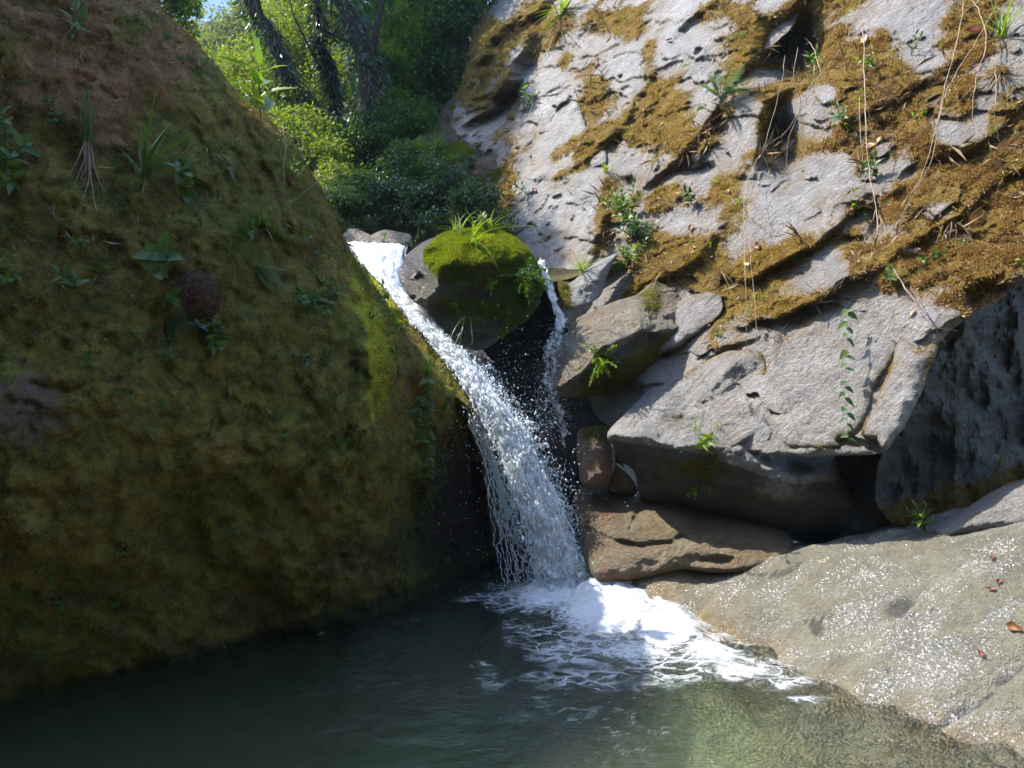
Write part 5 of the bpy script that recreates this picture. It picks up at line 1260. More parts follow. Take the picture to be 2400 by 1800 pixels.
# the nest: a ball of root fibres with a dark entrance
p, nr_ = hit(462, 700)
nest = empty('nest', p, 'round brown nest of root fibres with a dark entrance hole', 'nest')
B = Bag(); rad = 50 / F * p.y
n = 900
for k in range(n):
    a = rnd.random() * 6.283; z = rnd.uniform(-1, 1); b = rnd.random() * 6.283
    d = Vector((math.sqrt(1 - z * z) * math.cos(a), -abs(math.sqrt(1 - z * z) * math.sin(a)), z))
    if (d - Vector((.18, -.96, -.12)).normalized()).length < .30: continue
    t = d.cross(rv()).normalized(); q = d * rad * Vector((1, 1, 1)).length / 1.732 * (1 + .06 * rnd.random()); q.z *= 1.25
    pts = [tuple(q + t * s * rad * .5 - d * (s * s) * rad * .16 + rv(.002)) for s in (-.8, -.3, .3, .8)]
    B.tube(pts, .0026, 3)
link('fibre_ball', B.mesh('fibre_ball', M['nest']), nest, None, 'stuff')
u = np.linspace(0, math.pi, 14); w = np.linspace(0, 2 * math.pi, 25)[:-1]
v = np.array([(rad * .93 * math.sin(a) * math.cos(b), rad * .93 * math.sin(a) * math.sin(b), rad * 1.16 * math.cos(a)) for a in u for b in w])
dv = unit(v) - unit(np.array([.18, -.96, -.12])); m = np.linalg.norm(dv, axis=1) < .42
v[m] = v[m] * .35
i = np.arange(13)[:, None] * 24; j = np.arange(24)[None]; k2 = (j + 1) % 24
link('shell', make_mesh('shell', v, np.stack([i + j, i + 24 + j, i + 24 + k2, i + k2], -1).reshape(-1, 4), M['nest']), nest)

# tiny herbs in the moss, and dry litter caught on the cliff
def sprouts(name, o, n, w, mat, L, per, wid=.5, grav=0):
    P, Nn = sample_mesh(o.data, n, w)
    c = np.repeat(P, per, 0); nn = np.repeat(Nn, per, 0); sz = np.repeat(L * (.5 + rng.random(n)), per)
    d = nn * .5 + rng.normal(size=c.shape) * .8 + np.array([0, 0, .25 - grav])
    v, f = leaf_cloud(c + nn * .012 + rng.normal(size=c.shape) * .012, d, nn + .5 * rng.normal(size=c.shape), sz * (.7 + .6 * rng.random(len(sz))), wid, .1)
    return link(name, make_mesh(name, v, f, M[mat], False), o, None, 'stuff')
vis = ((lx > 0) & (lx < 1050) & (ly < 1550) & (ly > 0)).astype(float)
sprouts('small_herbs', left, 800, vis * smooth(.0, .35, fbm(lv.astype(float) * 1.6 + 3, 3)), 'leaf_mid', .028, 7)
sprouts('small_herbs', left, 500, vis * smooth(.05, .3, fbm(lv.astype(float) * 2.1 + 8, 3)) * smooth(1000, 500, ly), 'leaf_blue', .03, 6, .3)
sprouts('moss_strands', left, 900, vis * smooth(1100, 500, ly), 'dry', .07, 2, .05, 1.0)
sprouts('small_herbs', cliff, 160, inview * smooth(.42, .6, cm), 'leaf_bright', .03, 6)
sprouts('dry_litter', cliff, 500, inview * (smooth(.42, .6, cm) + .04) * smooth(.0, .3, fbm(cv * 1.9, 3)), 'deadpale', .04, 2, .35)
sprouts('dry_stems', cliff, 420, inview * smooth(.4, .6, cm) * smooth(.05, .3, fbm(cv * 1.4 + 6, 3)), 'dry', .13, 3, .035, .4)

# ---- on the chockstone and in the middle
g2 = 'plants on the chockstone'
leafy('leafy_plant', 1068, 712, 34, 'bright four-leaved sprout on the front of the chockstone, lower one', 'plant', g2, nst=2, nl=2, lm='leaf_bright', lsz=.6, up=.2, out=1)
leafy('leafy_plant', 1145, 655, 34, 'pale sprout on the front of the chockstone, upper one', 'plant', g2, nst=2, nl=2, lm='leaf_bright', lsz=.55, up=.2, out=1)
tuft('grass_tuft', 1108, 575, 110, 'long grass blades hanging down over the chockstone front', 'grass tuft', g2, n=7, width=.04, mat='blade_bright', up=.2, out=1.0, spread=.22, droop=1.6)
tuft('grass_tuft', 1100, 742, 66, 'thin drooping grass low on the chockstone front', 'grass tuft', g2, n=8, width=.05, mat='blade', up=.1, out=.8, spread=.3, droop=1.6)
for k, (x, y, lb) in enumerate([(1065, 548, 'left-hand bunch of grass on top of the chockstone'), (1110, 542, 'second bunch of grass on top of the chockstone, from the left'), (1150, 536, 'third bunch of grass on top of the chockstone, from the left'), (1196, 552, 'right-hand bunch of grass on top of the chockstone')]):
    tuft('grass_tuft', x, y, 52, lb, 'grass tuft', g2, n=20, width=.05, mat='blade_bright', up=1, out=.5, spread=.6)
leafy('creeping_plant', 1232, 655, 60, 'small-leaved green creeper covering the right side of the chockstone', 'plant', g2, nst=34, nl=8, lm='leaf_mid', leaf='heart', lsz=.17, width=.9, up=-.8, out=.7, spread=.8, droop=.8)
leafy('leafy_plant', 1142, 545, 44, 'leafy sprigs rising behind the top of the chockstone', 'plant', g2, nst=7, nl=4, lm='leaf_bright', lsz=.28, up=1, out=.1)
tuft('grass_tuft', 1075, 552, 70, 'bent pale-green grass blades left above the chockstone', 'grass tuft', g2, n=7, width=.06, mat='blade_bright', up=1.2, out=.2, spread=.3, D=7.4)

# ---- on the cliff
g3 = 'plants growing on the cliff'
leafy('leafy_plant', 1858, 110, 60, 'bright green bushy plant in front of the dark hole near the cliff top', 'plant', g3, nst=8, nl=4, lm='leaf_bright', lsz=.36, up=1, out=.6, spread=.45, width=.36)
leafy('leafy_plant', 1905, 172, 46, 'bright sprig right below the bushy plant by the dark hole', 'plant', g3, nst=3, nl=3, lm='leaf_bright', lsz=.4, up=.4, out=.8)
leafy('leafy_plant', 1805, 152, 30, 'small sprout left of the dark hole', 'plant', g3, nst=2, nl=3, lm='leaf_bright', lsz=.45)
fern('fern', 1688, 235, 95, 'bright fern casting a sharp dark shadow on the cliff', 'fern', g3, n=7, dirs=[(-.6, -.4, .9), (.1, -.6, 1), (.7, -.5, .8), (-.9, -.5, .3), (.5, -.8, .3), (-.3, -.7, .7), (.3, -.5, 1.2)], mat='leaf_bright', droop=1.0)
leafy('leafy_plant', 2052, 160, 46, 'sprig of narrow leaves on the brown moss, below a pale dead leaf', 'plant', g3, nst=3, nl=3, lm='leaf_bright', lsz=.4, width=.35)
leafy('leafy_plant', 2135, 130, 46, 'thin upright sprig on the upper right of the cliff', 'plant', g3, nst=2, nl=3, lm='leaf_mid', lsz=.36, width=.35)
leafy('leafy_plant', 1975, 285, 46, 'low sprig with one big pale leaf in the middle of the mossy cliff', 'plant', g3, nst=3, nl=2, lm='leaf_blue', lsz=.5, up=.5)
tuft('grass_tuft', 1990, 310, 46, 'wispy grass tuft in the middle of the mossy cliff', 'grass tuft', g3, n=16, width=.04, mat='blade_bright', up=1)
leafy('leafy_plant', 2056, 420, 48, 'sprig of round leaves beside the long hanging vine', 'plant', g3, nst=4, nl=2, lm='leaf_mid', leaf='heart', lsz=.42, width=.75)
leafy('leafy_plant', 2005, 490, 36, 'small bright sprig left of the long hanging vine', 'plant', g3, nst=3, nl=2, lm='leaf_bright', lsz=.5)
leafy('leafy_plant', 1225, 270, 62, 'bright leafy stem in the shaded gully at the left of the cliff', 'plant', g3, nst=2, nl=5, lm='leaf_bright', lsz=.3, width=.5, up=1, out=.3)
tuft('fern_tuft', 1422, 405, 34, 'small bright fern on a round moss cushion', 'fern', g3, n=9, width=.12, mat='blade_bright', up=.9, out=.5)
tuft('grass_tuft', 1322, 32, 68, 'yellow-green grass clump at the very top of the cliff', 'grass tuft', g3, n=34, width=.05, mat='blade_bright', up=.6, out=.7, spread=.6)
tuft('dry_grass', 1316, 75, 74, 'straw-coloured dry grass hanging below the yellow-green clump', 'dry grass', g3, n=40, width=.03, mat='dry', up=.1, out=.8, spread=.6, droop=1.2)
tuft('grass_tuft', 2348, 90, 110, 'green grass clump above hanging dry roots in the upper right corner', 'grass tuft', g3, n=18, width=.045, mat='blade_bright', up=1.2, out=.4, spread=.4, roots=34, rootlen=.9, rootmat='dry')
tuft('dry_grass', 2345, 175, 80, 'beard of dry pale roots in the upper right corner', 'dry grass', g3, n=46, width=.03, mat='dry', up=-.3, out=.8, spread=.5, droop=1.0)
for x, y, s_, lb in [(1835, 300, 80, 'tangle of dry stems and roots in the dark cleft of the cliff, upper one'), (1800, 390, 80, 'tangle of dry stems and roots in the dark cleft of the cliff, lower one'), (1850, 160, 70, 'dry stems hanging in the dark hole near the cliff top'), (2060, 500, 80, 'dry stems clustered round the long thick pale stem'), (1200, 90, 70, 'dry grass on the left rib of the cliff, upper clump'), (1130, 190, 60, 'dry grass on the left rib of the cliff, lower clump'), (1440, 440, 60, 'dry grass in the moss stripe beside the green shrub'), (2230, 520, 90, 'shaggy dry grass on the mossy slope at far right'), (1690, 640, 60, 'dry grass fringe at the left end of the mossy ledge'), (1830, 790, 60, 'reddish dry moss beard hanging left of the broad pale slab')]:
    tuft('dry_grass', x, y, s_, lb, 'dry grass', g3, n=36, width=.028, mat='dry', up=-.1, out=.7, spread=.7, droop=1.0)
for k, (x, y, s, lb) in enumerate([(1470, 520, 80, 'green shrub rooted in the crack left of the mossy beds, its upper part'), (1500, 575, 80, 'green shrub rooted in the crack left of the mossy beds, its middle part'), (1480, 630, 70, 'green shrub rooted just above the brown wet rock')]):
    leafy('shrub', x, y, s, lb, 'shrub', g3, nst=10, nl=6, lm='leaf_bright' if k != 1 else 'leaf_mid', lsz=.22, width=.5, up=.9, out=.5, spread=.6, stem='stem')
tuft('dry_grass', 1560, 640, 70, 'dry brown grass right of the green shrub', 'dry grass', g3, n=36, width=.03, mat='dry', up=.4, out=.8, spread=.7)
tuft('grass_tuft', 1365, 640, 56, 'short green grass behind the small wedge stone', 'grass tuft', g3, n=20, width=.05, mat='blade_bright', up=1, out=.4)
leafy('leafy_plant', 1660, 1050, 62, 'bright pale-green sprout on the edge of the grey overhang', 'plant', g3, nst=3, nl=3, lm='leaf_bright', lsz=.34, up=1.1, out=.5, width=.4)
tuft('grass_tuft', 1690, 1000, 36, 'short thin grass at the edge of the quartz-white slab', 'grass tuft', g3, n=12, width=.05, mat='blade_bright', up=1)
leafy('leafy_plant', 2168, 1250, 60, 'bright lush plant in the corner between the overhang and the pale ledge', 'plant', g3, nst=5, nl=3, lm='leaf_bright', lsz=.42, up=.8, out=.8, width=.34)
leafy('leafy_plant', 2340, 1105, 74, 'thin upright sprout before the dark rock face', 'plant', g3, nst=1, nl=3, lm='leaf_bright', lsz=.2, up=1.2, out=.2)
leafy('clover_patch', 1640, 1130, 40, 'small bright patch of round leaves under the grey overhang edge', 'plant', g3, nst=6, nl=3, leaf='heart', lm='leaf_bright', lsz=.22, width=.9, up=0, out=.9, spread=.8)
leafy('creeping_plant', 1405, 840, 60, 'green moss-like creeper at the lit edge of the brown wet rock', 'plant', g3, nst=14, nl=5, leaf='heart', lm='leaf_bright', lsz=.14, width=.9, up=-.3, out=.8, spread=.7)
leafy('leafy_plant', 1622, 480, 40, 'small round-leaved plant on the mossy bed in mid cliff', 'plant', g3, nst=3, nl=2, leaf='heart', lm='leaf_mid', lsz=.45, width=.8)
leafy('leafy_plant', 2085, 655, 30, 'grey-green sprig on the right-hand pale slab, near its top', 'plant', g3, nst=2, nl=2, leaf='heart', lm='leaf_blue', lsz=.6, width=.8)
leafy('leafy_plant', 2180, 610, 34, 'blue-green sprig on the moss above the broad pale slab', 'plant', g3, nst=2, nl=2, leaf='heart', lm='leaf_blue', lsz=.6, width=.7)
leafy('leafy_plant', 1235, 455, 46, 'sprig with a dark shadow on the left part of the cliff', 'plant', g3, nst=2, nl=3, lm='leaf_mid', lsz=.36)

gv = 'thin dry vines hanging on the cliff'
vine('vine', [(1987, 725), (1986, 780), (1984, 850), (1982, 920), (1985, 980), (1988, 1035)], 'green vine with paired leaves hanging down the broad pale slab', None, r=.0025, mat='greenstem', off=.05, leaves=20, lsz=26, lm='leaf_mid')
vine('vine', [(2022, 55), (2026, 160), (2028, 260), (2035, 380), (2050, 470), (2062, 560), (2075, 600)], 'long thick pale stem down the right-hand mossy cliff', gv, r=.006)
vine('vine', [(2015, 220), (2016, 300), (2022, 370), (2032, 410)], 'short pale stem close beside the long thick one', gv, r=.0045)
vine('vine', [(2262, -5), (2240, 110), (2215, 200), (2200, 270), (2172, 380), (2130, 470), (2085, 560)], 'pair of long slanting vines on the right, left strand', gv, r=.0045)
vine('vine', [(2335, 10), (2280, 110), (2230, 190), (2206, 250), (2185, 370), (2150, 440), (2110, 520)], 'pair of long slanting vines on the right, right strand', gv, r=.004)
vine('vine', [(2018, 0), (1985, 90), (1930, 165), (1890, 215), (1850, 300), (1800, 340), (1765, 390), (1745, 450), (1744, 560), (1748, 700), (1750, 840)], 'long pale vine looping down from the dark hole to the quartz-white slab', gv, r=.0045)
vine('vine', [(1885, 90), (1905, 110), (1918, 150), (1930, 185)], 'curved bright stem arching out of the bushy plant by the dark hole', gv, r=.005, off=.06)
vine('vine', [(1870, 110), (1860, 190), (1878, 240), (1850, 320), (1840, 400), (1830, 420)], 'brown stem hanging straight down from the bushy plant', gv, r=.006, mat='stem')
vine('vine', [(1840, 130), (1830, 200), (1815, 260), (1790, 350), (1768, 380)], 'pale stem left of the brown hanging stem', gv, r=.004)
vine('vine', [(1755, 470), (1758, 560), (1762, 640), (1770, 720), (1775, 800), (1782, 880)], 'second pale strand beside the long looping vine, lower part', gv, r=.003)
vine('vine', [(1795, 860), (1812, 920), (1830, 970), (1862, 1020), (1895, 1070)], 'fine dry stem slanting across the foot of the broad pale slab', gv, r=.003)
vine('vine', [(2092, 625), (2130, 690), (2175, 740), (2200, 780), (2216, 802)], 'bundle of dry stems slanting over the top of the broad pale slab', gv, r=.005)
vine('vine', [(2098, 640), (2140, 700), (2178, 760), (2210, 770), (2245, 775)], 'thin stem forking off the dry bundle on the broad pale slab', gv, r=.003)
vine('vine', [(2278, 0), (2300, 40), (2312, 110), (2290, 170), (2280, 240), (2278, 300)], 'vine near the top right with a sharp bend', gv, r=.005)
vine('vine', [(2330, 130), (2336, 200), (2332, 270), (2340, 330)], 'straight pale root below the right corner grass', gv, r=.0035)
vine('vine', [(2030, 640), (2025, 600), (1985, 640), (1968, 675)], 'short forked twig at the dark ledge above the broad slab', gv, r=.004)
vine('vine', [(1890, 665), (1915, 685), (1925, 705)], 'short bent twig over the dark ledge, left of the forked twig', gv, r=.004)
vine('vine', [(1610, 140), (1635, 180), (1648, 230), (1655, 280)], 'dark thin stem with two leaves left of the bright fern', gv, r=.003, mat='stem', leaves=3, lsz=24, lm='leaf_bright')
vine('vine', [(2240, 1050), (2243, 940), (2242, 860)], 'dry stem hanging before the dark rock face', gv, r=.003)
vine('vine', [(2140, 20), (2142, 80), (2140, 150), (2120, 200)], 'thin reddish stem between the two top slabs', gv, r=.0035, mat='stem')
vine('vine', [(1250, 240), (1230, 300), (1215, 340)], 'pale twig slanting out of the shaded gully', gv, r=.004)

for x, y, s, lb, mt in [(2290, 78, 52, 'orange-brown dead leaf high on the right of the cliff', 'deadleaf'), (2030, 98, 40, 'pale yellow dead leaf hanging on the thick pale stem', 'deadpale'), (1851, 345, 44, 'long white dead leaf in the dark cleft of the cliff', 'deadpale'),
                        (2055, 340, 40, 'tan curled dead leaf on the moss right of the thick pale stem', 'deadpale'), (2110, 225, 44, 'tan dead leaf lying flat on the mossy bed at upper right', 'deadpale'), (2385, 462, 44, 'pinkish white dead leaf at the right edge of the cliff', 'deadpale'),
                        (2130, 598, 50, 'tan dead leaf on the moss above the broad pale slab', 'deadpale'), (1635, 620, 40, 'brown dead leaf on the moss beside the dry grass', 'deadleaf'), (1752, 622, 26, 'small white dead leaf on the golden moss ledge', 'deadpale'),
                        (2203, 195, 34, 'pale dead leaf stuck on the slanting vines', 'deadpale'), (1780, 580, 30, 'reddish brown dead leaf below the wedge-shaped slab', 'deadleaf'), (2140, 735, 26, 'small white leaf on the top of the broad pale slab', 'deadpale'),
                        (1620, 540, 30, 'brown dead leaf on mid-cliff moss', 'deadleaf'), (1255, 448, 22, 'tiny red leaf on the left part of the cliff', 'deadred'), (1570, 95, 20, 'tiny red leaf near the top of the cliff', 'deadred'),
                        (2328, 1310, 26, 'orange triangular dead leaf on the wet slab, uppermost', 'deadleaf'), (2382, 1475, 42, 'large crumpled brown dead leaf on the wet slab at the right edge', 'deadleaf'), (2304, 1538, 26, 'red dead leaf on the wet slab, lowest one', 'deadred'),
                        (2340, 1366, 18, 'small dark red dead leaf on the wet slab, right of its near twin', 'deadred'), (2322, 1383, 22, 'small dark dead leaf on the wet slab, left of its near twin', 'deadleaf'), (752, 1484, 16, 'pale leaf floating on the dark water by the mossy boulder', 'deadpale')]:
    deadleaf(x, y, s, lb, mt)

# ------------------------------------------------------------------ trees and shrubs up the valley
def crown(blobs, n, L, mat, off, droop=.4, wid=.42):
    """leaves gathered in many small clumps inside a set of ellipsoids"""
    b = np.array(blobs, float); vol = b[:, 3] * b[:, 4] * b[:, 5]
    nc = max(20, n // 45)
    k = rng.choice(len(b), nc, p=vol / vol.sum())
    u = unit(rng.normal(size=(nc, 3))) * (rng.random((nc, 1)) ** .45)
    cc_ = b[k, :3] + u * b[k, 3:6]
    cs = (.035 + .075 * rng.random(nc)) * np.cbrt(vol.mean()) * 1.9
    i = rng.integers(0, nc, n)
    P = cc_[i] + rng.normal(size=(n, 3)) * cs[i][:, None] * np.array([1, 1, .7])
    d = unit(P - cc_[i]) + .7 * rng.normal(size=(n, 3)) + np.array([0, 0, -droop])
    nn = np.array([0, 0, 1]) + .6 * rng.normal(size=(n, 3))
    v, f = leaf_cloud(P, d, nn, L * (.6 + .8 * rng.random(n)), wid, .08)
    return v - np.array(off), f

def tree(label, trunk, rad, blobs, n, L, mat, group='trees beyond the fall', limbs=(), moss=True):
    tp = [tuple(V(*t)) for t in trunk]
    base = Vector(tp[0])
    root = empty('tree', base, label, 'tree', group)
    c = catmull(tp, 6, False); rr = np.interp(np.linspace(0, 1, len(c)), np.linspace(0, 1, len(rad)), rad)
    B = Bag(); c = c + .02 * np.stack([fbm(c * 2, 2), 0 * c[:, 0], 0 * c[:, 0]], 1); B.tube(c - np.array(base), rr * .72 * (1 + .15 * fbm(c * 3, 2)), 10)
    br = []
    for l in limbs:
        lp = catmull([tuple(V(*t)) for t in l[0]], 6, False); br.append((lp - np.array(base), l[1]))
    tk = link('trunk', B.mesh('trunk', M['bark']), root)
    for lp, r_ in br:
        b_ = Bag(); b_.tube(lp, np.linspace(r_, r_ * .4, len(lp)), 7); link('branch', b_.mesh('branch', M['bark']), tk)
    if moss:   # epiphytes and moss hanging on the trunk
        i = rng.integers(0, len(c), 1500); a = rng.random(1500) * 6.28
        P = c[i] + np.stack([np.cos(a), np.sin(a), rng.normal(size=1500) * .3], 1) * rr[i][:, None]
        v, f = leaf_cloud(P - np.array(base), np.stack([np.cos(a), np.sin(a), -1.2 + 0 * a], 1) + .4 * rng.normal(size=(1500, 3)), rng.normal(size=(1500, 3)), .16 * (.4 + rng.random(1500)), .18, .05)
        link('epiphytes', make_mesh('epiphytes', v, f, M['leaf_dark'], False), root, None, 'stuff')
    if blobs:
        v, f = crown([(*V(x, y, D), rx, ry, rz) for x, y, D, rx, ry, rz in blobs], n, L, mat, base)
        link('crown', make_mesh('crown', v, f, M[mat], False), root, None, 'stuff')
    return root
tree('leaning dark tree trunk with hanging epiphytes, leftmost of the three trunks', [(880, 360, 11.18), (800, 305, 11.27), (760, 275, 11.35), (709, 231, 11.44), (680, 195, 11.44), (660, 140, 11.44), (629, 70, 11.52), (590, 15, 11.61), (560, -60, 11.7), (470, -300, 11.01), (300, -600, 9.8), (180, -740, 8.94)], [.24, .2, .17, .15, .14, .13, .12, .11, .1, .07, .04],
     [(138, -792, 10, .9, .8, .7), (323, -634, 11.5, .8, .8, .6), (507, -620, 12.2, .6, .8, .5), (560, -300, 13.6, .9, 1.0, .5)], 36000, .09, 'leaf_mid', limbs=[([(629, 70, 11.5), (610, 30, 11.5), (600, -30, 11.5)], .06)])
tree('thin dark tree trunk between the two thicker trunks', [(790, 330, 11.7), (778, 217, 11.7), (765, 150, 11.78), (748, 95, 11.78), (741, 0, 11.87), (735, -80, 11.87)], [.09, .08, .08, .07, .06], [(740, -190, 13.8, 1.2, 1.2, .6)], 5000, .09, 'leaf_mid', limbs=[([(775, 200, 11.7), (730, 120, 11.6), (690, 40, 11.6), (676, -20, 11.6)], .022)])
tree('thick dark mossy tree trunk, rightmost of the three trunks', [(900, 420, 11.07), (880, 330, 11.16), (868, 250, 11.16), (862, 180, 11.25), (850, 110, 11.25), (820, 40, 11.34), (780, -30, 11.43), (740, -120, 11.52)], [.28, .26, .24, .22, .2, .18, .16], [(800, -220, 12.8, 1.6, 1.4, .7)], 8000, .09, 'leaf_mid',
     limbs=[([(862, 170, 11.2), (880, 80, 11.2), (900, -20, 11.3)], .08), ([(850, 110, 11.2), (800, 90, 11.2), (760, 70, 11.1)], .035)])
tree('dense dark green tree against the left end of the cliff', [(1040, 420, 12.5), (1020, 250, 12.6), (1000, 50, 12.8)], [.16, .12, .08], [(960, 120, 12.6, .85, .8, 1.0), (1040, 60, 12.8, .7, .7, .9), (930, 260, 12.2, .55, .6, .7), (1020, 210, 12.5, .6, .6, .7), (920, 20, 12.9, .8, .7, .7), (1080, -60, 13, .8, .7, .7)], 62000, .075, 'leaf_mid', moss=False)
def shrub(label, blobs, n, L, mat, group='shrubs on the bank beyond the fall', name='shrub', cat='shrub'):
    x, y, D = blobs[0][:3]; base = V(x, y, D); base.z -= blobs[0][5]
    root = empty(name, base, label, cat, group)
    v, f = crown([(*V(a, b, c), rx, ry, rz) for a, b, c, rx, ry, rz in blobs], n, L, mat, base)
    link('foliage', make_mesh('foliage', v, f, M[mat], False), root, None, 'stuff')
    B = Bag()
    for k in range(7):
        pts = stem_path(Vector((0, 0, -.2)), Vector((rnd.gauss(0, .5), rnd.gauss(0, .3), 1)), blobs[0][5] * 1.8, .1, 8, .06)
        B.tube([tuple(q) for q in pts], np.linspace(.02, .006, 8), 5)
    link('stem', B.mesh('stem', M['stem']), root)
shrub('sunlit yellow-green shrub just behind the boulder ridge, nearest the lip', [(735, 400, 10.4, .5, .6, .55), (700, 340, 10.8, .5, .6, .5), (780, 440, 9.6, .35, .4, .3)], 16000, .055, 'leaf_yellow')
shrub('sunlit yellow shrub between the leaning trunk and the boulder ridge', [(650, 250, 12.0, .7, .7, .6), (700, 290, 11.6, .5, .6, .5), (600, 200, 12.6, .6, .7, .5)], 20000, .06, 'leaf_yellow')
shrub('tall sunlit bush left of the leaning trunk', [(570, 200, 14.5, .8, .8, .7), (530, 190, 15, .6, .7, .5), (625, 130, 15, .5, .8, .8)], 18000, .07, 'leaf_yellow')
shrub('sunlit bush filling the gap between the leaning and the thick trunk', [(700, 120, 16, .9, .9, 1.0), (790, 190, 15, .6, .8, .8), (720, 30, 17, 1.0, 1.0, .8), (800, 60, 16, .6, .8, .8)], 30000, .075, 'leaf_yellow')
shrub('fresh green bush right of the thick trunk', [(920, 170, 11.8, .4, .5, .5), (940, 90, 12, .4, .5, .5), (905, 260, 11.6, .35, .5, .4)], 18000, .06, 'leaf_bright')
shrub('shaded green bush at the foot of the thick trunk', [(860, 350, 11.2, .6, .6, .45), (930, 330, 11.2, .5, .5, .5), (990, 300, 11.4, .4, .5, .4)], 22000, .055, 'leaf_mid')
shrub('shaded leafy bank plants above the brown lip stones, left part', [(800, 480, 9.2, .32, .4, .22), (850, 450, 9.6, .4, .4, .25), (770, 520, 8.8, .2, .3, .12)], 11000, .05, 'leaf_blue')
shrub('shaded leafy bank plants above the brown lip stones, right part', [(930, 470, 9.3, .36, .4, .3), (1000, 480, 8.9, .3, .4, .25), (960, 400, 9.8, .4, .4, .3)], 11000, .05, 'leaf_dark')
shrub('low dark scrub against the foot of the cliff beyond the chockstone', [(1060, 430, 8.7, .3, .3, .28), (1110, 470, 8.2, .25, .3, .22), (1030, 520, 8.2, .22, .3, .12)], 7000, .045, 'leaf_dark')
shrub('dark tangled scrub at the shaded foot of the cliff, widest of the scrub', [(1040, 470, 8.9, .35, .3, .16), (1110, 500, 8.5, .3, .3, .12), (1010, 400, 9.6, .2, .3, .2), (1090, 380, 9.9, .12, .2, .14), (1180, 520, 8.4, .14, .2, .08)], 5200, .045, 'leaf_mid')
shrub('small-leaved shrub clinging to the left edge of the cliff', [(985, 300, 11.2, .22, .3, .2), (940, 360, 10.8, .25, .3, .2), (1010, 350, 10.6, .3, .3, .2)], 6000, .045, 'leaf_bright')
shrub('leafy branch hanging above the ridge at the upper left', [(412, 25, 9.0, .16, .3, .2), (440, 85, 9.2, .13, .3, .14), (395, -30, 9.0, .3, .5, .25)], 4000, .06, 'leaf_bright')
shrub('pale green bush on the slope behind the tall ridge plant', [(500, 210, 16, .6, .9, .6), (470, 180, 17, .5, .8, .5), (560, 270, 14, .5, .6, .5)], 16000, .07, 'leaf_yellow')
for x, y, s, lb in [(1000, 440, 70, 'dry brown scrub in shade left of the cliff foot, uppermost'), (1060, 480, 70, 'dry brown scrub in shade, directly above the chockstone'), (990, 510, 60, 'dry brown scrub in shade, just right of the brown lip stones'), (1120, 420, 70, 'dry brown scrub at the shaded foot of the cliff'), (1160, 490, 60, 'dry brown scrub between the chockstone top and the cliff')]:
    tuft('dry_grass', x, y, s, lb, 'dry grass', 'dry scrub in the shade of the cliff', n=34, width=.04, mat='dry', up=.8, out=.6, spread=.9, droop=1.0)
for k, (x, y, s, lb) in enumerate([(905, 330, 90, 'fern clump on the shaded bank, upper one'), (850, 400, 100, 'fern clump on the shaded bank, middle one'), (790, 470, 90, 'fern clump on the shaded bank, lowest one')]):
    fern('fern', x, y, s, lb, 'fern', 'ferns on the shaded bank', n=9, mat='leaf_blue', droop=1.0, D=9.5)
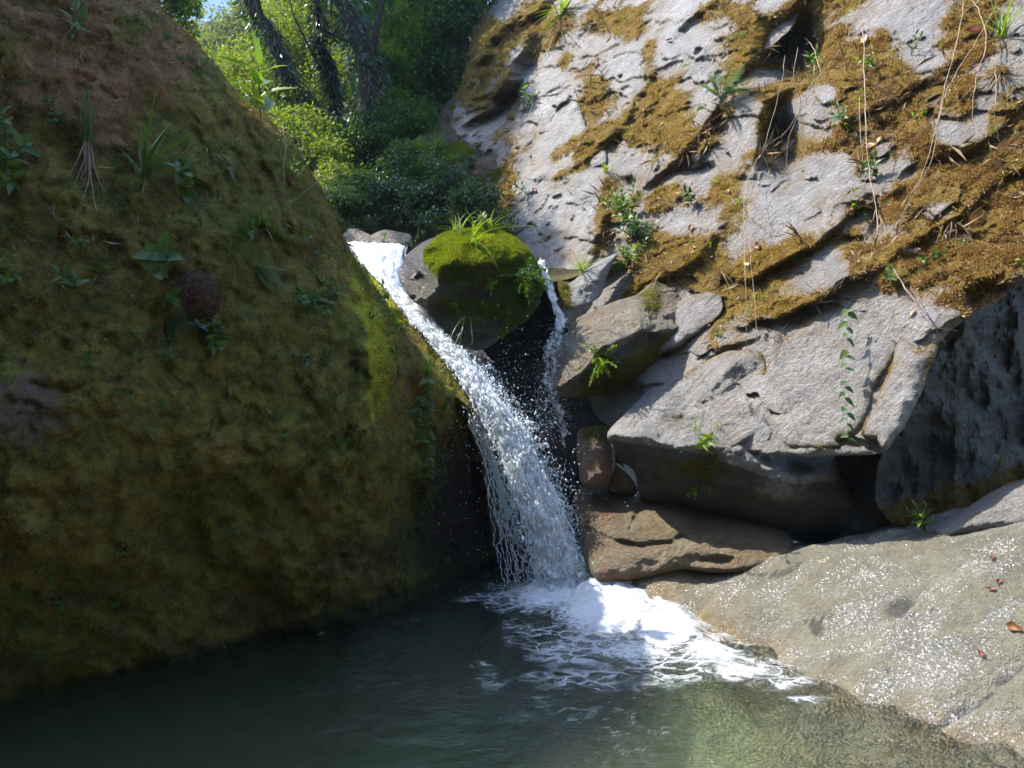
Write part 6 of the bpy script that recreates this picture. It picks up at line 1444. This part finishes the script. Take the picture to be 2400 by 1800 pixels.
# mid-distance trees on the slope below the blue ridge
for k, (x, y, D, rx, rz, lb) in enumerate([(510, 110, 60, 2.6, 1.7, 'hazy round-topped tree below the blue ridge, middle one'), (585, 100, 70, 3.2, 2.4, 'hazy tree below the blue ridge, right one'), (460, 130, 52, 2.0, 1.7, 'hazy tree below the blue ridge, left one'), (640, 60, 64, 2.6, 3.0, 'hazy tree below the blue ridge, beside the leaning trunk'), (530, 150, 45, 2.8, 2.0, 'hazy tree below the blue ridge, lowest one'), (470, 190, 40, 2.8, 2.0, 'hazy tree on the slope behind the boulder ridge, lower left one'), (600, 130, 42, 3.0, 2.4, 'hazy tree behind the leaning trunk')]):
    p = V(x, y, D)
    tree(lb, [(x, y + 260 * 20 / D, D), (x, y + 100 * 20 / D, D), (x + 4, y, D)], [.25, .2, .1], [(x, y, D, rx, rx, rz), (x + 30, y + 20, D, rx * .7, rx, rz * .8), (x - 25, y + 22, D, rx * .7, rx, rz * .7)], 9000, .33, 'leaf_far', 'trees on the far slope', moss=False)
# undergrowth that carpets the slope
w = np.ones(len(hs.data.vertices)); hv = np.empty(len(w) * 3, np.float32); hs.data.vertices.foreach_get('co', hv); hv = hv.reshape(-1, 3)
hpx, hpy = pix(hv.astype(float))
w = (hpx < 1130) * ((hv[:, 1] > 7.6) & (hv[:, 1] < 40) & (np.abs(hv[:, 0]) < hv[:, 1] * .5 + 1)) / (hv[:, 1] ** 1.7 + 1)
P, Nn = sample_mesh(hs.data, 60000, w)
P = P + np.array([0, 0, 1]) * (rng.random((len(P), 1)) ** 2) * .5
v, f = leaf_cloud(P, np.array([0, 0, .4]) + rng.normal(size=P.shape), Nn + .6 * rng.normal(size=P.shape), .08 * (.5 + rng.random(len(P))) * (P[:, 1] / 10), .42, .06)
link('undergrowth', make_mesh('undergrowth', v, f, M['leaf_mid'], False), None, None, 'stuff')

# ------------------------------------------------------------------ air
hz = bpy.data.materials.new('valley_haze'); hz.use_nodes = True; ht = hz.node_tree; ht.nodes.clear()
ho = ht.nodes.new('ShaderNodeOutputMaterial'); hp = ht.nodes.new('ShaderNodeVolumePrincipled')
hp.inputs['Color'].default_value = (0.36, 0.60, 1.0, 1); hp.inputs['Density'].default_value = 0.0006; hp.inputs['Anisotropy'].default_value = 0.25
ht.links.new(hp.outputs[0], ho.inputs[1])
x0, x1, y0, y1 = -701, 701, -201, 701
z0, z1 = -4.2, float(max(v_.co.z for v_ in hill.data.vertices)) + 1
v = [(x, y, z) for x in (x0, x1) for y in (y0, y1) for z in (z0, z1)]
f = np.array([(0, 1, 3, 2), (4, 6, 7, 5), (0, 4, 5, 1), (2, 3, 7, 6), (0, 2, 6, 4), (1, 5, 7, 3)])
link('haze', make_mesh('haze', v, f, hz, False), kind='stuff')
